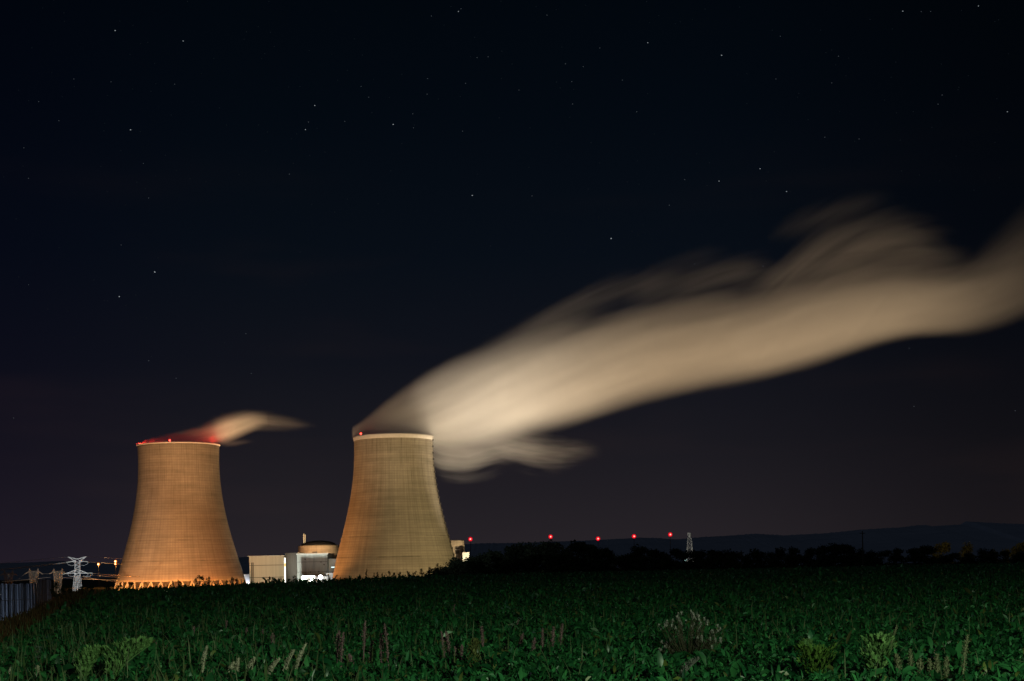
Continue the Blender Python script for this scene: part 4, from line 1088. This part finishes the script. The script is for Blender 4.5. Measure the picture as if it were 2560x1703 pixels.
# two thin poles in the tree line
for px, yt, yb, Yp, lab in ((2156, 1328, 1412, 262, 'thin dark pole standing taller before the tree line'), (1853, 1376, 1420, 255, 'short thin dark pole before the tree line')):
    p = at(px, yt, Yp); gz = float(ground_z(p.x, Yp)); o = empty('utility_pole', (p.x, Yp, gz), lab, 'pole', 'poles before the tree line')
    MB().bar((0, 0, 0), (0, 0, p.z - gz), .13, .09, 8).build('shaft', bark, o)
    MB().box(-.5, .5, -.06, .06, p.z - gz - .45, p.z - gz - .33).build('crossarm', bark, o)

# ------------------------------------------------------------------ weeds standing out of the crop
weed_m = attr_mat("weed_surface", .75, .15)
def spike(px, yt, tipx, yb, c0, c1, lab, group, width=.07, n=260, from_=.35, name='seed_stalk', up=True, flake=.035):
    b = hit(px, min(yb, 1715)); D = b.y; Hh = (yb - yt) / F * D; lean = (tipx - px) / F * D
    o = empty(name, b, lab, 'weed', group)
    curve_ = lambda t: np.stack([lean * t**1.7, np.zeros_like(t), Hh * t], -1)
    st = MB(); ts = np.linspace(0, 1, 8); st.path([Vector(q) for q in curve_(ts)], [.011 * (1 - .75 * t) + .002 for t in ts], 5)
    c_ = tuple((np.array(c0) + np.array(c1)) / 2)
    st.build('stem', mat("stem_" + name, c_, .8, .3), o)
    t = from_ + (1 - from_) * rng.random(n)**.9; wd = width * np.sin(np.clip((t - from_) / (1 - from_), .02, .98) * 3.0 + .14)**.7
    th = rng.uniform(0, 6.28, n); r = wd * rng.random(n)**.6
    # side sprays: flakes gather on short upright branchlets
    c = curve_(t) + np.stack([r * np.cos(th), r * np.sin(th), r * 1.2], -1)
    L_ = rng.uniform(.6, 1.6, n) * flake
    f = scatter_leaves(c, L_, L_ * .55, th - 1.57, rng.uniform(.5, 1.4, n), rng.uniform(-.3, .6, n), rng.normal(0, .6, n), tints(n, c0, c1, .35), 'seed_head', weed_m, o, ny=2)
    return o
PU0, PU1 = (.17, .08, .12), (.36, .21, .22)
BE0, BE1 = (.36, .31, .24), (.58, .51, .41)
purple = [(909,1556,916,1680),(972,1562,964,1684),(842,1581,850,1688),(852,1585,861,1692),(882,1640,874,1690),(926,1604,932,1672),(954,1585,955,1680),(1112,1581,1105,1672),(1126,1581,1117,1670),(1136,1620,1137,1660),(1154,1615,1156,1668),(1209,1570,1205,1650),
          (1300,1585,1310,1637),(1331,1600,1338,1655),(1357,1574,1358,1652),(1381,1570,1386,1640),(1401,1562,1409,1632),(1133,1512,1138,1545),(1291,1550,1298,1580),(565,1553,568,1592),(615,1571,618,1602),(655,1575,658,1606),(392,1608,390,1648),(339,1600,336,1640),(484,1568,486,1598),(682,1586,683,1640)]
purple = sorted(purple)
pl = ['far left, low among dark leaves','second from the left, low and faint','third from the left, small','fourth from the left, small beside dark leaves','fifth from the left, short','sixth from the left, short','seventh from the left, above the beige stalks',
      'leftmost of the tall central clump','second of the tall central clump, leaning right','short one at the foot of the central clump','tallest on the central clump\'s left side, straight','thin short one inside the central clump','thin one left of the tall leaning-left stalk','tall one leaning left at the right end of the central clump',
      'left of a close pair with pale bare stems','right of a close pair with pale bare stems','small distant one above the close pair','short thin one right of the close pair','short thin one left of the green fuzzy stalk','forked one right of the green fuzzy stalk','small distant one above the right-hand row',
      'leftmost of the right-hand row, leaning right','second of the right-hand row, lowest','third of the right-hand row, upright','fourth of the right-hand row, bushy','last of the right-hand row, leaning right']
for (b, yt, tx, yb), l in zip(purple, pl):
    near = yb > 1620
    spike(b, yt, tx, yb, PU0, PU1, 'purplish brown weed spike, ' + l, 'purplish weed spikes in the crop', rnd.uniform(.020, .034), 300 if near else 140, rnd.uniform(.1, .4), flake=rnd.uniform(.018, .028))
beige = [(505,1619,520,1712,'beige plumed dock stalk, leftmost of the tall ones at the bottom'),(572,1658,586,1712,'small beige stalk leaning right, second at the bottom'),(590,1650,598,1712,'straight slim beige stalk beside a smaller leaning one'),(622,1648,637,1712,'beige feathery stalk in the middle of the bottom row'),
         (668,1652,700,1712,'beige stalk leaning strongly right at the bottom'),(708,1628,738,1712,'grey-beige plume leaning right, left of the tallest one'),(736,1611,768,1712,'tallest beige plume at the bottom, leaning right'),(20,1672,30,1712,'pale beige stalk in the bottom left corner'),(94,1668,95,1712,'thin beige stalk near the bottom left corner')]
for b, yt, tx, yb, l in beige:
    spike(b, yt, tx, yb, BE0, BE1, l, 'beige seed stalks at the bottom', rnd.uniform(.024, .036), 380, rnd.uniform(.1, .3), flake=rnd.uniform(.018, .026))
for b, yt, tx, yb, l in ((2252,1640,2240,1712,'grey-green seed stalk, leftmost of the bottom right row'),(2278,1627,2277,1712,'tall grey-green seed stalk in the bottom right row'),(2300,1652,2302,1712,'short knobbly seed stalk in the bottom right row'),(2328,1650,2325,1712,'slender seed stalk right of the short knobbly one'),
                      (2343,1640,2344,1712,'upright grey seed stalk in the bottom right row'),(2366,1648,2368,1712,'dull seed stalk, rightmost of the bottom right row'),(2408,1591,2422,1712,'tall beige seed stalk standing alone at the right'),(2225,1565,2245,1650,'open feathery brown weed above the bottom right row')):
    spike(b, yt, tx, yb, (.17, .18, .10), (.30, .28, .18), l, 'grey-green seed stalks at the bottom right', rnd.uniform(.02, .04), 320, rnd.uniform(.05, .3), flake=rnd.uniform(.018, .03))
spike(1184,1604,1190,1690, (.09,.10,.03), (.15,.15,.06), 'thick fuzzy yellow-green weed in the middle foreground', 'green weeds in the foreground', .11, 520, .02, 'fuzzy_weed')
for b, yt, tx, yb, l, wd in ((205,1633,262,1714,'arching feathery green weed, left of two at bottom left',.17),(280,1615,378,1714,'long arching feathery green weed, right of two at bottom left',.22),(2190,1606,2205,1712,'leafy pale green weed at the bottom right',.22),(2012,1610,2020,1650,'slim pointed green weed in the right foreground',.08)):
    spike(b, yt, tx, yb, (.09,.19,.06), (.18,.30,.11), l, 'green weeds in the foreground', wd, 700, .05, 'leafy_weed', flake=.06)
spike(2040,1648,2045,1714, (.05,.11,.02), (.09,.15,.03), 'low yellow-green leafy weed right of centre at the bottom', 'green weeds in the foreground', .27, 800, .0, 'leafy_weed', flake=.055)
spike(1700,1650,1748,1712, (.13,.12,.12), (.2,.19,.18), 'grey leaning dry stalk at the bottom below the thistle bush', None, .05, 240, .1, 'dry_stalk')
# thistle bush with fluffy seed heads
b = hit(1722, 1652); D = b.y; sc = D / F
tb_ = empty('thistle_bush', b, 'dry thistle bush topped with fluffy pale seed heads', 'thistle')
stm = MB(); hp = []
for k in range(64):
    x = rnd.uniform(-84, 86) * sc; z = (125 - abs(x / sc) * .55 - rnd.random()**1.5 * 62) * sc; yv = rnd.uniform(-.35, .35)
    stm.path([(x * .15, yv * .2, 0), (x * .7 + rnd.gauss(0, .03), yv * .7, z * .5), (x * .9 + rnd.gauss(0, .02), yv, z * .8), (x, yv, z)], [.006, .005, .004, .002], 4); hp.append((x, yv, z))
stm.build('stems', mat("thistle_stem", (.07, .065, .035), .8, .3), tb_)
hp = np.array(hp); n = len(hp) * 26; rep = np.repeat(hp, 26, 0); d = rng.normal(size=(n, 3)); d /= np.linalg.norm(d, axis=1)[:, None]
scatter_leaves(rep + d * .012, np.full(n, .04), np.full(n, .014), rng.uniform(0, 6.28, n), rng.uniform(-1, 1.5, n), np.zeros(n), np.zeros(n), tints(n, (.30, .27, .26), (.5, .46, .44)), 'seed_heads', weed_m, tb_, ny=2)
n = 2600; t = .2 + .8 * rng.random(n); j = rng.integers(0, len(hp), n); c = hp[j] * np.stack([.25 + .7 * t, t, t], 1)
scatter_leaves(c, rng.uniform(.03, .08, n), rng.uniform(.01, .02, n), rng.uniform(0, 6.28, n), rng.uniform(-.3, 1.2, n), rng.uniform(0, 1, n), np.zeros(n), tints(n, (.05, .05, .03), (.17, .13, .12)), 'leaves', weed_m, tb_, ny=2)
# white umbel weed at left
b = hit(95, 1690); um = empty('umbel_weed', b, 'tall weed with flat tiers of pale flowers at bottom left', 'weed')
D = b.y; sc = D / F; stm = MB(); stm.path([(0, 0, 0), (.01, 0, .3), (.0, 0, 72 * sc)], [.008, .006, .003], 5); stm.build('stem', bark, um)
cc = []
for hz_, wd in ((72, 9), (60, 8), (46, 7), (30, 9), (22, 6)):
    for k in range(46): cc.append((rnd.gauss(0, wd * sc * .5), rnd.gauss(0, wd * sc * .5), hz_ * sc + rnd.gauss(0, .01)))
cc = np.array(cc); n = len(cc)
scatter_leaves(cc, np.full(n, .035), np.full(n, .025), rng.uniform(0, 6.28, n), rng.uniform(-.2, .4, n), np.zeros(n), np.zeros(n), tints(n, (.2, .25, .2), (.34, .38, .33)), 'flowers', weed_m, um, ny=2)

# ------------------------------------------------------------------ the lamp by the road behind the viewer that lights the near field
lamp('road_lamp', 'POINT', (9, -9, 5.0), 17000, (.74, 1.0, .62), .3)
lamp('moon', 'SUN', (0, 0, 500), .07, (.80, .90, 1.0), 0)
bpy.data.objects['moon'].rotation_euler = (R(52), 0, R(-38)); bpy.data.lights['moon'].angle = R(.5)
